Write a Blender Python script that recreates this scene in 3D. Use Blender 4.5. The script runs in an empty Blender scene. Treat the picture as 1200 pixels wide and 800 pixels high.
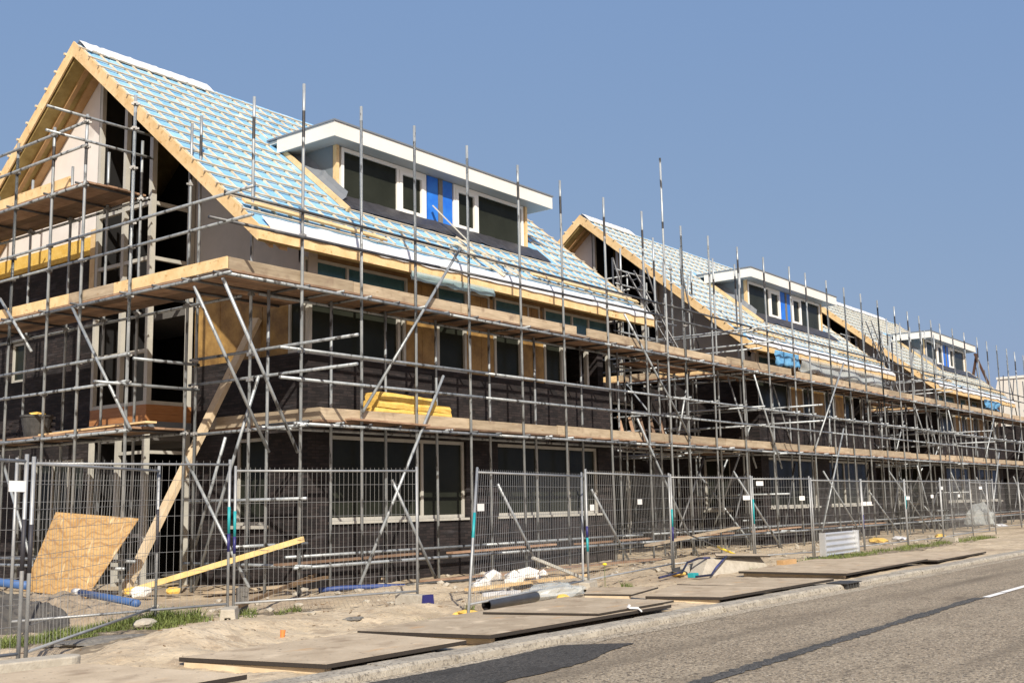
import bpy, bmesh, math, random
from mathutils import Vector, Matrix
random.seed(7)
S = bpy.context.scene
C = S.collection
V = Vector
rnd = random.uniform

# ------------------------------------------------------------------ materials
def mat(name, col, rough=.7, metal=0., col2=None, scale=8., detail=6., bump=0., bscale=None, stretch=(1, 1, 1), contrast=(.35, .65), spec=.5, rand=0., coord='Object', distort=0.):
    m = bpy.data.materials.new(name); m.use_nodes = True
    nt = m.node_tree; N = nt.nodes; L = nt.links
    b = N['Principled BSDF']
    b.inputs['Roughness'].default_value = rough
    b.inputs['Metallic'].default_value = metal
    b.inputs['Specular IOR Level'].default_value = spec
    tc = N.new('ShaderNodeTexCoord'); mp = N.new('ShaderNodeMapping'); L.new(tc.outputs[coord], mp.inputs[0])
    mp.inputs['Scale'].default_value = stretch
    out = None
    if col2 is not None:
        n = N.new('ShaderNodeTexNoise'); n.inputs['Scale'].default_value = scale; n.inputs['Detail'].default_value = detail
        n.inputs['Roughness'].default_value = .65; n.inputs['Distortion'].default_value = distort
        L.new(mp.outputs[0], n.inputs['Vector'])
        r = N.new('ShaderNodeValToRGB'); L.new(n.outputs['Fac'], r.inputs[0])
        r.color_ramp.elements[0].position = contrast[0]; r.color_ramp.elements[1].position = contrast[1]
        r.color_ramp.elements[0].color = (*col, 1); r.color_ramp.elements[1].color = (*col2, 1)
        out = r.outputs[0]
    else:
        rg = N.new('ShaderNodeRGB'); rg.outputs[0].default_value = (*col, 1); out = rg.outputs[0]
    if rand:
        oi = N.new('ShaderNodeObjectInfo'); mr = N.new('ShaderNodeMapRange'); L.new(oi.outputs['Random'], mr.inputs[0])
        mr.inputs[3].default_value = 1 - rand; mr.inputs[4].default_value = 1 + rand
        h = N.new('ShaderNodeHueSaturation'); L.new(mr.outputs[0], h.inputs['Value']); L.new(out, h.inputs['Color']); out = h.outputs[0]
    L.new(out, b.inputs['Base Color'])
    if bump:
        n2 = N.new('ShaderNodeTexNoise'); n2.inputs['Scale'].default_value = bscale or scale * 3; n2.inputs['Detail'].default_value = 5
        L.new(mp.outputs[0], n2.inputs['Vector'])
        bp = N.new('ShaderNodeBump'); bp.inputs['Strength'].default_value = bump; bp.inputs['Distance'].default_value = .02
        L.new(n2.outputs['Fac'], bp.inputs['Height']); L.new(bp.outputs[0], b.inputs['Normal'])
    m['out'] = 1
    return m

def mix_spots(m, col, scale, lo, hi, stretch=(1, 1, 1), seed=0., rough=None):
    """lay a second noise colour (stains, dirt, flecks) over a material's base colour"""
    nt = m.node_tree; N = nt.nodes; L = nt.links; b = N['Principled BSDF']
    src = b.inputs['Base Color'].links[0].from_socket
    tc = N.new('ShaderNodeTexCoord'); mp = N.new('ShaderNodeMapping'); mp.inputs['Scale'].default_value = stretch; mp.inputs['Location'].default_value = (seed, seed, seed)
    L.new(tc.outputs['Object'], mp.inputs[0])
    n = N.new('ShaderNodeTexNoise'); n.inputs['Scale'].default_value = scale; n.inputs['Detail'].default_value = 5; L.new(mp.outputs[0], n.inputs['Vector'])
    mr = N.new('ShaderNodeMapRange'); mr.inputs[1].default_value = lo; mr.inputs[2].default_value = hi; L.new(n.outputs['Fac'], mr.inputs[0])
    mx = N.new('ShaderNodeMix'); mx.data_type = 'RGBA'
    L.new(mr.outputs[0], mx.inputs[0]); L.new(src, mx.inputs[6]); mx.inputs[7].default_value = (*col, 1)
    L.new(mx.outputs[2], b.inputs['Base Color'])
    return m

def brick_mat(name, axes):
    m = bpy.data.materials.new(name); m.use_nodes = True
    nt = m.node_tree; N = nt.nodes; L = nt.links; b = N['Principled BSDF']; b.inputs['Roughness'].default_value = .8
    b.inputs['Specular IOR Level'].default_value = .3
    tc = N.new('ShaderNodeTexCoord'); sp = N.new('ShaderNodeSeparateXYZ'); cb = N.new('ShaderNodeCombineXYZ')
    L.new(tc.outputs['Object'], sp.inputs[0]); L.new(sp.outputs[axes[0]], cb.inputs[0]); L.new(sp.outputs[axes[1]], cb.inputs[1])
    br = N.new('ShaderNodeTexBrick'); L.new(cb.outputs[0], br.inputs['Vector'])
    br.inputs['Scale'].default_value = 1; br.inputs['Brick Width'].default_value = .22; br.inputs['Row Height'].default_value = .0625
    br.inputs['Mortar Size'].default_value = .006; br.inputs['Mortar Smooth'].default_value = .2; br.inputs['Bias'].default_value = -.1
    br.inputs['Color1'].default_value = (.015, .013, .014, 1); br.inputs['Color2'].default_value = (.036, .028, .028, 1); br.inputs['Mortar'].default_value = (.011, .010, .011, 1)
    n = N.new('ShaderNodeTexNoise'); n.inputs['Scale'].default_value = 1.6; n.inputs['Detail'].default_value = 6; L.new(tc.outputs['Object'], n.inputs['Vector'])
    mr = N.new('ShaderNodeMapRange'); mr.inputs[1].default_value = .3; mr.inputs[2].default_value = .75; mr.inputs[3].default_value = .7; mr.inputs[4].default_value = 1.5; L.new(n.outputs['Fac'], mr.inputs[0])
    hs = N.new('ShaderNodeHueSaturation'); L.new(br.outputs['Color'], hs.inputs['Color']); L.new(mr.outputs[0], hs.inputs['Value'])
    # cement bloom, broken along the courses
    mp = N.new('ShaderNodeMapping'); mp.inputs['Scale'].default_value = (1, 1, 7); L.new(tc.outputs['Object'], mp.inputs[0])
    n2 = N.new('ShaderNodeTexNoise'); n2.inputs['Scale'].default_value = 1.3; n2.inputs['Detail'].default_value = 8; L.new(mp.outputs[0], n2.inputs['Vector'])
    m2 = N.new('ShaderNodeMapRange'); m2.inputs[1].default_value = .58; m2.inputs[2].default_value = .78; m2.inputs[4].default_value = .7; L.new(n2.outputs['Fac'], m2.inputs[0])
    mx = N.new('ShaderNodeMix'); mx.data_type = 'RGBA'; L.new(m2.outputs[0], mx.inputs[0]); L.new(hs.outputs[0], mx.inputs[6]); mx.inputs[7].default_value = (.085, .08, .088, 1)
    L.new(mx.outputs[2], b.inputs['Base Color'])
    bp = N.new('ShaderNodeBump'); bp.inputs['Strength'].default_value = .6; bp.inputs['Distance'].default_value = .008; bp.invert = True
    L.new(br.outputs['Fac'], bp.inputs['Height']); L.new(bp.outputs[0], b.inputs['Normal'])
    return m

M = {}
M['brick_street'] = brick_mat('dark brick street', (0, 2)); M['brick_gable'] = brick_mat('dark brick gable', (1, 2))
M['wood_new'] = mat('new pine', (.62, .43, .21), .65, col2=(.74, .56, .32), scale=3, stretch=(1, 1, 1), bump=.15, rand=.12)
mix_spots(M['wood_new'], (.45, .27, .10), 9, .6, .75)
M['wood_board'] = mat('weathered board', (.30, .235, .16), .75, col2=(.45, .37, .265), scale=2.2, bump=.25, rand=.22, stretch=(.6, .6, 4))
mix_spots(M['wood_board'], (.20, .14, .10), 2.5, .58, .75)
M['plank'] = mat('scaffold plank', (.20, .12, .075), .8, col2=(.33, .22, .15), scale=3, bump=.3, rand=.5)
M['rafter'] = mat('rafter pine', (.36, .22, .10), .7, col2=(.46, .30, .15), scale=4, rand=.1)
M['batten'] = mat('tile batten', (.52, .43, .31), .7, col2=(.71, .63, .50), scale=5, rand=.1)
M['insul'] = mat('mineral wool', (.27, .20, .07), .95, col2=(.42, .33, .14), scale=2.5, bump=.4, bscale=12)
M['insul_panel'] = mat('foil backed insulation board', (.17, .095, .03), .6, col2=(.38, .235, .075), scale=2, bump=.25, bscale=4, rand=.15)
M['insul_yellow'] = mat('yellow insulation slab', (.62, .39, .07), .8, col2=(.72, .50, .14), scale=6, bump=.5, bscale=25)
M['membrane'] = mat('blue roof membrane', (.16, .39, .64), .55, col2=(.28, .51, .74), scale=1.3, bump=.35, bscale=3, distort=.6)
mix_spots(M['membrane'], (.48, .65, .79), 1.1, .58, .72, (1, 3, 3), 5)
M['sheet_white'] = mat('white sheet', (.68, .69, .71), .5, col2=(.58, .60, .64), scale=2, bump=.4, bscale=4)
M['fascia'] = mat('fascia board', (.70, .68, .63), .45, col2=(.74, .73, .69), scale=.8)
M['soffit'] = mat('soffit panel', (.36, .38, .39), .5)
M['frame'] = mat('cream window frame', (.40, .395, .36), .5, col2=(.50, .49, .45), scale=2)
M['frame_white'] = mat('white window frame', (.82, .82, .80), .4)
M['glass'] = mat('dark window glass', (.017, .019, .014), .18, spec=.07, col2=(.028, .031, .024), scale=.7)
M['glass_teal'] = mat('film covered glass', (.030, .085, .10), .18, col2=(.06, .14, .15), scale=1.5)
M['dark'] = mat('shade-black interior board', (.009, .009, .009), .9); M['cheek_shade'] = mat('shade-black bay cheek', (.010, .010, .011), .6)  # both near black: the darkness of unlit rooms put into the colour
M['floor_int'] = mat('concrete floor slab', (.12, .115, .11), .9)
M['blue_panel'] = mat('blue facing film', (.015, .13, .62), .4, col2=(.03, .20, .70), scale=2)
M['grey_panel'] = mat('slate grey panel', (.135, .165, .19), .5, col2=(.155, .185, .21), scale=1)
M['lead'] = mat('black lead flashing', (.028, .028, .033), .5, col2=(.05, .05, .06), scale=4, bump=.5, bscale=9)
M['plaster'] = mat('white plaster board', (.66, .63, .61), .8, col2=(.73, .70, .68), scale=1.2)
mix_spots(M['plaster'], (.50, .47, .45), 1.5, .62, .75)
M['plaster_shaded'] = mat('shade-greyed plaster board', (.40, .375, .34), .8, col2=(.47, .44, .40), scale=1.2)  # gable board greyed in colour for the shade under the verge
M['cladding'] = mat('orange cedar board', (.33, .14, .05), .6, col2=(.42, .20, .08), scale=3, stretch=(1, 1, 8))
M['lead_grey'] = mat('grey lead strip', (.16, .18, .21), .5)
M['steel'] = mat('galvanised tube', (.245, .275, .30), .42, metal=.3, col2=(.385, .415, .44), scale=3, rand=.14, stretch=(3, 3, .8))
mix_spots(M['steel'], (.06, .06, .062), 2.2, .56, .64, (3, 3, 1.2), 2)
M['coupler'] = mat('coupler steel', (.22, .22, .22), .5, metal=.4, col2=(.36, .36, .36), scale=30)
M['pole_band'] = mat('black pole paint', (.010, .010, .013), .5, col2=(.045, .045, .05), scale=14)
M['steel_shaded'] = mat('shade-toned scaffold tube', (.055, .058, .066), .45, metal=.3, col2=(.17, .175, .18), scale=2, contrast=(.45, .7), rand=.2)  # rails and transoms: backlit and under-deck darkness put into the tube colour
M['beam_yellow'] = mat('pale yellow beam', (.60, .44, .16), .7, col2=(.72, .56, .27), scale=4)
M['timber_pale'] = mat('pale squared timber', (.52, .41, .27), .7, col2=(.64, .53, .38), scale=3)
M['hose_blue'] = mat('dull blue hose', (.03, .06, .20), .55)
M['rust_red'] = mat('small stone', (.40, .35, .28), .9)
M['galv'] = mat('galvanised fence', (.27, .285, .30), .48, metal=.35, col2=(.37, .385, .40), scale=5)
M['wire'] = mat('fence wire', (.25, .255, .26), .5, metal=.3)
M['strap_blue'] = mat('dark navy strap', (.012, .014, .035), .5, col2=(.05, .06, .19), scale=2.5, contrast=(.5, .62)); M['teal'] = mat('teal marker paint', (.02, .30, .34), .5); M['navy'] = mat('navy marker paint', (.025, .025, .14), .5)
M['charcoal'] = mat('charcoal tape', (.035, .035, .045), .6)
M['sign_white'] = mat('blank white tag', (.80, .80, .80), .5)
M['concrete'] = mat('concrete', (.34, .31, .26), .9, col2=(.44, .41, .35), scale=9, bump=.3, bscale=40)
M['kerb'] = mat('kerb concrete', (.27, .245, .205), .9, col2=(.42, .39, .33), scale=3, bump=.6, bscale=50)
mix_spots(M['kerb'], (.16, .145, .125), 25, .52, .66)
M['rubble'] = mat('white aerated block', (.74, .73, .70), .9, col2=(.80, .79, .77), scale=8, bump=.5)
M['plywood'] = mat('plywood face', (.47, .285, .10), .6, col2=(.60, .39, .165), scale=1.6, stretch=(1, 1, 2.2), distort=1.0, detail=6)
def grain(m, col, sc, dist, lo, hi, seed=0):
    nt = m.node_tree; N = nt.nodes; L = nt.links; b = N['Principled BSDF']; src = b.inputs['Base Color'].links[0].from_socket
    tc = N.new('ShaderNodeTexCoord'); mp = N.new('ShaderNodeMapping'); mp.inputs['Location'].default_value = (seed, seed, seed); L.new(tc.outputs['Object'], mp.inputs[0])
    w = N.new('ShaderNodeTexWave'); w.bands_direction = 'Z'; w.inputs['Scale'].default_value = sc; w.inputs['Distortion'].default_value = dist; w.inputs['Detail'].default_value = 2; w.inputs['Detail Scale'].default_value = .9
    L.new(mp.outputs[0], w.inputs['Vector'])
    mr = N.new('ShaderNodeMapRange'); mr.inputs[1].default_value = lo; mr.inputs[2].default_value = hi; mr.inputs[4].default_value = .75; L.new(w.outputs['Fac'], mr.inputs[0])
    mx = N.new('ShaderNodeMix'); mx.data_type = 'RGBA'; L.new(mr.outputs[0], mx.inputs[0]); L.new(src, mx.inputs[6]); mx.inputs[7].default_value = (*col, 1); L.new(mx.outputs[2], b.inputs['Base Color'])
grain(M['plywood'], (.34, .18, .06), 1.5, 11, .86, .99); grain(M['plywood'], (.40, .225, .075), 3.1, 9, .88, 1.0, 4); mix_spots(M['plywood'], (.38, .20, .06), 6, .70, .74, (1, 1, 1), 13); mix_spots(M['plywood'], (.74, .58, .34), 2.5, .62, .72, (1, 2.5, 1), 17)
for k_ in ('wood_new', 'timber_pale', 'beam_yellow', 'wood_board'): mix_spots(M[k_], (.30, .19, .10), 16, .67, .74, (.25, .25, 1) if k_ != 'timber_pale' else (1, 1, .2), 5)
M['blue_pipe'] = mat('blue plastic pipe', (.045, .115, .30), .55)
M['black_pipe'] = mat('black plastic pipe', (.03, .03, .033), .35, col2=(.05, .05, .055), scale=3)
M['blue_tarp'] = mat('blue tarpaulin', (.07, .25, .50), .45, col2=(.16, .38, .62), scale=3, bump=.5, bscale=6)
M['rust'] = mat('rusty bar', (.12, .075, .04), .9, col2=(.20, .13, .07), scale=20)
M['stub'] = mat('weathered post', (.13, .125, .115), .9, col2=(.20, .19, .175), scale=6, stretch=(3, 3, .5), bump=.5)
M['corr'] = mat('corrugated zinc', (.55, .57, .60), .35, metal=.5, col2=(.64, .66, .68), scale=2)
M['black_plastic'] = mat('black rubber', (.025, .025, .025), .6, col2=(.06, .06, .06), scale=6)
M['marking'] = mat('road paint', (.74, .74, .72), .7, col2=(.80, .80, .79), scale=20)
M['orange'] = mat('orange plastic', (.65, .22, .06), .5)
M['bldg_white'] = mat('pale render', (.62, .60, .55), .8, col2=(.66, .64, .60), scale=.4)
M['brown_timber'] = mat('brown timber', (.07, .035, .022), .8)
M['soil'] = mat('dark soil', (.050, .048, .047), .95, col2=(.095, .088, .080), scale=3, bump=1., bscale=14); mix_spots(M['soil'], (.17, .15, .12), 9, .62, .72)
M['soil_tan'] = mat('tan soil', (.22, .175, .125), .95, col2=(.34, .275, .20), scale=4, bump=1., bscale=14); mix_spots(M['soil_tan'], (.12, .10, .08), 9, .60, .70)
M['grass'] = mat('grass blade', (.075, .11, .022), .7, col2=(.16, .19, .05), scale=2, rand=.2)
M['petal'] = mat('yellow flower', (.75, .55, .03), .7)

def film_mat(name, col, alpha, rough=.25):
    m = bpy.data.materials.new(name); m.use_nodes = True
    b = m.node_tree.nodes['Principled BSDF']; N = m.node_tree.nodes; L = m.node_tree.links
    b.inputs['Base Color'].default_value = (*col, 1); b.inputs['Roughness'].default_value = rough; b.inputs['Alpha'].default_value = alpha
    n = N.new('ShaderNodeTexNoise'); n.inputs['Scale'].default_value = 4; tc = N.new('ShaderNodeTexCoord'); L.new(tc.outputs['Object'], n.inputs['Vector'])
    bp = N.new('ShaderNodeBump'); bp.inputs['Strength'].default_value = .45; bp.inputs['Distance'].default_value = .03; L.new(n.outputs['Fac'], bp.inputs['Height']); L.new(bp.outputs[0], b.inputs['Normal'])
    return m
M['film_teal'] = film_mat('greenish polythene film', (.40, .56, .60), .5)
M['film_clear'] = film_mat('clear polythene film', (.62, .67, .68), .40)

def steel_plate_mat():
    m = mat('road plate', (.36, .29, .205), .88, col2=(.48, .40, .295), scale=1.3, detail=9, bump=.4, bscale=25, rand=.14)
    nt = m.node_tree; N = nt.nodes; L = nt.links; b = N['Principled BSDF']
    mix_spots(m, (.25, .185, .125), 1.7, .54, .74, (1, 1.6, 1), 4); mix_spots(m, (.55, .46, .34), 3.2, .60, .74, (1, 1, 1), 21); mix_spots(m, (.16, .12, .09), 14, .66, .72, (1, 1, 1), 31); mix_spots(m, (.45, .24, .08), .8, .66, .76, (1, 3, 1), 11)
    src = b.inputs['Base Color'].links[0].from_socket
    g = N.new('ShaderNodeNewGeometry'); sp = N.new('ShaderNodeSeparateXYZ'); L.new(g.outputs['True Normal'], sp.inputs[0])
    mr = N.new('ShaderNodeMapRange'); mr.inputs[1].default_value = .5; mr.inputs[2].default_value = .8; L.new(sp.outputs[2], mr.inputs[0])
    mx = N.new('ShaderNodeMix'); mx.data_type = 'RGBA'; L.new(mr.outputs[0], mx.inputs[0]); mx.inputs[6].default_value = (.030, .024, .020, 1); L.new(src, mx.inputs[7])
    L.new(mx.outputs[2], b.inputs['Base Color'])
    return m
M['plate'] = steel_plate_mat()

def sand_mat():
    m = mat('site sand', (.37, .30, .205), .95, col2=(.54, .455, .335), scale=.9, detail=10, bump=1., bscale=16)
    mix_spots(m, (.30, .235, .165), .5, .52, .68, seed=3); mix_spots(m, (.34, .27, .19), 3.5, .54, .66, seed=13); mix_spots(m, (.27, .21, .145), 11, .60, .70, seed=23)
    mix_spots(m, (.66, .58, .47), 34, .66, .72, seed=1)
    mix_spots(m, (.17, .13, .09), 20, .66, .72, seed=8)
    return m
M['sand'] = sand_mat()

def road_mat(name, a, bcol, fleck, k=1.):
    m = mat(name, a, .9, col2=bcol, scale=.5, detail=8, bump=1., bscale=45)
    mix_spots(m, tuple(x * .42 for x in a), 26, .50, .60, seed=2)
    mix_spots(m, tuple(min(.7, x * 1.5) for x in bcol), 33, .56, .64, seed=5)
    mix_spots(m, fleck, 48, .62, .67, seed=9)
    mix_spots(m, tuple(x * .55 for x in a), 1.0, .54, .80, (.10, 1.5, 1), 6)
    mix_spots(m, tuple(x * .6 for x in a), 2.4, .60, .75, (.5, 1, 1), 16)
    return m
M['road'] = road_mat('old asphalt', (.235, .190, .135), (.31, .26, .19), (.60, .55, .47))
M['patch'] = road_mat('dark road patch', (.040, .038, .036), (.060, .057, .054), (.12, .115, .11))  # road mix in a darker tone, for the tapered patch
M['seam'] = road_mat('bitumen seam', (.060, .060, .060), (.10, .097, .092), (.36, .34, .31))

# ------------------------------------------------------------------ mesh builder
class MB:
    def __init__(s): s.v = []; s.f = []
    def _add(s, vs, fs):
        o = len(s.v); s.v += [V(p) for p in vs]; s.f += [tuple(i + o for i in f) for f in fs]; return s
    def box(s, a, b):
        (x0, y0, z0), (x1, y1, z1) = a, b
        return s._add([(x0, y0, z0), (x1, y0, z0), (x1, y1, z0), (x0, y1, z0), (x0, y0, z1), (x1, y0, z1), (x1, y1, z1), (x0, y1, z1)],
                      [(0, 3, 2, 1), (4, 5, 6, 7), (0, 1, 5, 4), (1, 2, 6, 5), (2, 3, 7, 6), (3, 0, 4, 7)])
    def prism(s, poly, ext):
        n = len(poly); e = V(ext); ps = [V(p) for p in poly]
        return s._add(ps + [p + e for p in ps], [tuple(range(n))[::-1], tuple(range(n, 2 * n))] + [(i, (i + 1) % n, n + (i + 1) % n, n + i) for i in range(n)])
    def bar(s, p, q, w, h, up=(0, 0, 1)):
        p, q = V(p), V(q); d = (q - p).normalized(); u = V(up)
        if abs(d.dot(u)) > .99: u = V((1, 0, 0))
        r = d.cross(u).normalized(); u = r.cross(d)
        c = [r * w / 2 + u * h / 2, -r * w / 2 + u * h / 2, -r * w / 2 - u * h / 2, r * w / 2 - u * h / 2]
        return s._add([p + k for k in c] + [q + k for k in c], [(0, 1, 2, 3), (7, 6, 5, 4), (0, 4, 5, 1), (1, 5, 6, 2), (2, 6, 7, 3), (3, 7, 4, 0)])
    def tube(s, pts, r, n=8, caps=True, r2=None):
        pts = [V(p) for p in pts]; rings = []; d0 = None
        for i, p in enumerate(pts):
            d = (pts[min(i + 1, len(pts) - 1)] - pts[max(i - 1, 0)]).normalized()
            a = V((0, 0, 1)) if abs(d.z) < .9 else V((1, 0, 0))
            u = d.cross(a).normalized(); w = d.cross(u)
            rr = r if r2 is None else r + (r2 - r) * i / (len(pts) - 1)
            rings.append([p + (u * math.cos(t) + w * math.sin(t)) * rr for t in (2 * math.pi * k / n for k in range(n))])
        fs = []
        for i in range(len(pts) - 1):
            fs += [(i * n + k, i * n + (k + 1) % n, (i + 1) * n + (k + 1) % n, (i + 1) * n + k) for k in range(n)]
        if caps: fs += [tuple(range(n))[::-1], tuple(range((len(pts) - 1) * n, len(pts) * n))]
        return s._add([p for r_ in rings for p in r_], fs)
    def rock(s, c, sx, sy, sz, sub=1, jit=.22):
        bm = bmesh.new(); bmesh.ops.create_icosphere(bm, subdivisions=sub, radius=1)
        o = len(s.v); a = rnd(0, 6.28)
        for v in bm.verts:
            k = 1 + rnd(-jit, jit); x, y, z = v.co.x * sx * k, v.co.y * sy * k, v.co.z * sz * k
            s.v.append(V((c[0] + x * math.cos(a) - y * math.sin(a), c[1] + x * math.sin(a) + y * math.cos(a), c[2] + z)))
        s.f += [tuple(v.index + o for v in f.verts) for f in bm.faces]; bm.free(); return s
    def build(s, name, m, parent=None, origin=(0, 0, 0), smooth=False, loc=None, bevel=0):
        o = V(origin); me = bpy.data.meshes.new(name); me.from_pydata([v - o for v in s.v], [], s.f)
        bm = bmesh.new(); bm.from_mesh(me); bmesh.ops.recalc_face_normals(bm, faces=bm.faces); bm.to_mesh(me); bm.free()
        if smooth:
            for p in me.polygons: p.use_smooth = True
        me.materials.append(M[m] if isinstance(m, str) else m)
        ob = bpy.data.objects.new(name, me); C.objects.link(ob)
        if parent is not None: ob.parent = parent
        else: ob.location = o
        if loc is not None: ob.location = loc
        if bevel:
            bv = ob.modifiers.new('bevel', 'BEVEL'); bv.width = bevel; bv.segments = 2; bv.limit_method = 'ANGLE'
        return ob

def tag(o, label, cat, group=None, kind=None):
    o['label'] = label
    if cat: o['category'] = cat
    if group: o['group'] = group
    if kind: o['kind'] = kind
    return o
def struct(o): o['kind'] = 'structure'; return o
def thing(name, label, cat, loc=(0, 0, 0), group=None):
    o = bpy.data.objects.new(name, None); C.objects.link(o); o.location = loc; o.empty_display_size = .3
    return tag(o, label, cat, group)
def share(name, mesh, parent, loc, rot=(0, 0, 0)):
    o = bpy.data.objects.new(name, mesh); C.objects.link(o); o.parent = parent; o.location = loc; o.rotation_euler = rot; return o
def copy_tree(o, parent=None, dloc=None):
    c = o.copy(); C.objects.link(c)
    if parent is not None: c.parent = parent
    if dloc is not None: c.location = V(o.location) + V(dloc)
    for ch in list(o.children): copy_tree(ch, c)
    return c

# ------------------------------------------------------------------ ground, road, kerb
from mathutils import noise as MN
FP = {}
_r = random.Random(3)
for k in range(420):
    x_, y_ = _r.uniform(5.5, 19), _r.uniform(9.8, 15.5); FP.setdefault((int(x_), int(y_)), []).append((x_, y_, _r.uniform(.06, .14), _r.uniform(-.045, .025)))
def gh(x, y):
    """ground height"""
    if y < 8.05: return -.20
    h = 0.
    e = min(1, max(0, (y - 8.05) / .5))
    h += .045 * MN.noise(V((x * .55, y * .55, 1.3))) + .032 * MN.noise(V((x * 1.7, y * 1.7, 4))) + .026 * MN.noise(V((x * 4.2, y * 4.2, 9))) + .022 * abs(MN.noise(V((x * 8, y * 8, 2)))) + .013 * MN.noise(V((x * 13, y * 13, 6))) - .03 * max(0, MN.noise(V((x * 3.1, y * 3.1, 20))) - .25)
    def mound(cx, cy, rx, ry, hh, a=0):
        dx, dy = x - cx, y - cy; ca, sa = math.cos(a), math.sin(a)
        u, w = (dx * ca + dy * sa) / rx, (-dx * sa + dy * ca) / ry
        return hh * math.exp(-(u * u + w * w))
    m = mound(7.9, 11.0, 1.2, .62, .19, .5) + mound(9.5, 11.6, 1.3, .65, .14, .2) + mound(12.0, 11.4, 1.3, .6, .15, 0) + mound(7.1, 12.4, 1.0, .6, .05)
    m += mound(15.5, 14.2, 2.2, 1.0, .10) + mound(23, 11.6, 1.8, .8, .08)
    h = h * .9 + m * (1 + .25 * MN.noise(V((x * 2.2, y * 2.2, 2))))
    h -= .05
    if 5 < x < 20 and 9 < y < 16:
        for i in (-1, 0, 1):
            for j in (-1, 0, 1):
                for a, b_, r_, d_ in FP.get((int(x) + i, int(y) + j), ()):
                    q = ((x - a) ** 2 + (y - b_) ** 2) / (r_ * r_)
                    if q < 5: h += d_ * math.exp(-q)
    return -.05 * (1 - e) + h * e
def axis(segs):
    out = []
    for a, b, st in segs:
        n = max(1, round((b - a) / st)); out += [a + (b - a) * i / n for i in range(n)]
    out.append(segs[-1][1]); return out
XS = axis([(-500, -60, 60), (-60, 0, 6), (0, 5, .4), (5, 20, .065), (20, 40, .22), (40, 110, 1.4), (110, 800, 60)])
YS = axis([(-300, -10, 40), (-10, 7.9, 2.5), (7.9, 8.06, .05), (8.06, 14.5, .065), (14.5, 30, .35), (30, 60, 5), (60, 800, 60)])
g = MB(); nx = len(XS)
g.v = [V((x, y, gh(x, y))) for y in YS for x in XS]
g.f = [(j * nx + i, j * nx + i + 1, (j + 1) * nx + i + 1, (j + 1) * nx + i) for j in range(len(YS) - 1) for i in range(nx - 1)]
struct(g.build('ground', 'sand', smooth=True))
r = MB(); r._add([(-300, -3, -.1), (600, -3, -.1), (600, 7.72, -.1), (-300, 7.72, -.1)], [(0, 1, 2, 3)]); struct(r.build('road', 'road'))
def edge_strip(pts_up, pts_dn, z):
    m = MB(); n = len(pts_up)
    m._add([(x, y, z) for x, y in pts_up + pts_dn[::-1]], [tuple(range(2 * n))]); return m
up = []; dn = []
for i in range(120):
    x = 2 + i * .5; up.append((x, 7.722)); dn.append((x, 7.38 + .10 * MN.noise(V((x * .9, 3, 1))) + .05 * MN.noise(V((x * 4, 7, 1)))))
M['gutter'] = road_mat('gritty gutter', (.32, .27, .20), (.42, .37, .29), (.62, .57, .50))
struct(edge_strip(up, dn, -.096).build('road_gutter', 'gutter'))
def ragged(pts, a, seed):
    out = []
    for (x0, y0), (x1, y1) in zip(pts, pts[1:]):
        n = max(1, int(math.hypot(x1 - x0, y1 - y0) / .05))
        for i in range(n): u = i / n; x = x0 + (x1 - x0) * u; out.append((x, y0 + (y1 - y0) * u + a * MN.noise(V((x * 7, seed, 1))) + a * MN.noise(V((x * 2.2, seed, 4)))))
    return out + [pts[-1]]
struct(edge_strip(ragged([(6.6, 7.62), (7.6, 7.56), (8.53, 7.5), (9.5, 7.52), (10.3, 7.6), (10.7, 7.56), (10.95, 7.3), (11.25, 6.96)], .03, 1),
                  ragged([(6.2, 6.62), (7.2, 6.55), (8.2, 6.5), (9.0, 6.52), (9.78, 6.58), (10.2, 6.72), (10.6, 6.86), (11.15, 6.92)], .05, 2), -.092).build('dark_road_patch', 'patch'))
up = []; dn = []
for i in range(420):
    x = 2 + i * .04; c = 4.96 + (x - 9) * .022; h_ = .085 + .035 * MN.noise(V((x * .8, 4, 2)))
    up.append((x, c + h_ + .05 * MN.noise(V((x * 9, 1, 1))) + .03 * MN.noise(V((x * 2, 1, 1))))); dn.append((x, c - h_ + .06 * MN.noise(V((x * 8, 5, 1))) + .03 * MN.noise(V((x * 2, 5, 1)))))
struct(edge_strip(up, dn, -.0925).build('road_seam', 'seam'))
mk = MB()
for x0, x1 in ((18.85, 19.85), (19.92, 22.9), (31.9, 35.9), (44.9, 48.9), (57.9, 61.9)):
    yc = 4.99 + (x0 - 9) * .010
    mk._add([(x0, yc - .06, -.088), (x1, yc - .06, -.088), (x1, yc + .06, -.088), (x0, yc + .06, -.088)], [(0, 1, 2, 3)])
struct(mk.build('road_marking', 'marking'))
def ground_sheet(name, m, cx, cy, rx, ry, a, z, n=40):
    mb = MB(); ca, sa = math.cos(a), math.sin(a)
    for j in range(9):
        for i in range(n):
            t = 2 * math.pi * i / n; q = j / 8 * (1 + .28 * MN.noise(V((math.cos(t) * 2.2, math.sin(t) * 2.2, cx))) + .12 * MN.noise(V((math.cos(t) * 7, math.sin(t) * 7, cx))))
            u, w = q * rx * math.cos(t), q * ry * math.sin(t); x, y = cx + u * ca - w * sa, cy + u * sa + w * ca
            mb.v.append(V((x, y, gh(x, y) + z * (1 - (j / 8) ** 3) - .012 * (j == 8))))
    mb.f = [(j * n + i, j * n + (i + 1) % n, (j + 1) * n + (i + 1) % n, (j + 1) * n + i) for j in range(8) for i in range(n)]
    return struct(mb.build(name, m, smooth=True))
M['dirt'] = mat('brown dirt', (.10, .08, .055), .95, col2=(.26, .21, .15), scale=2.5, bump=1., bscale=20); mix_spots(M['dirt'], (.40, .33, .23), 5, .55, .68)
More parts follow.
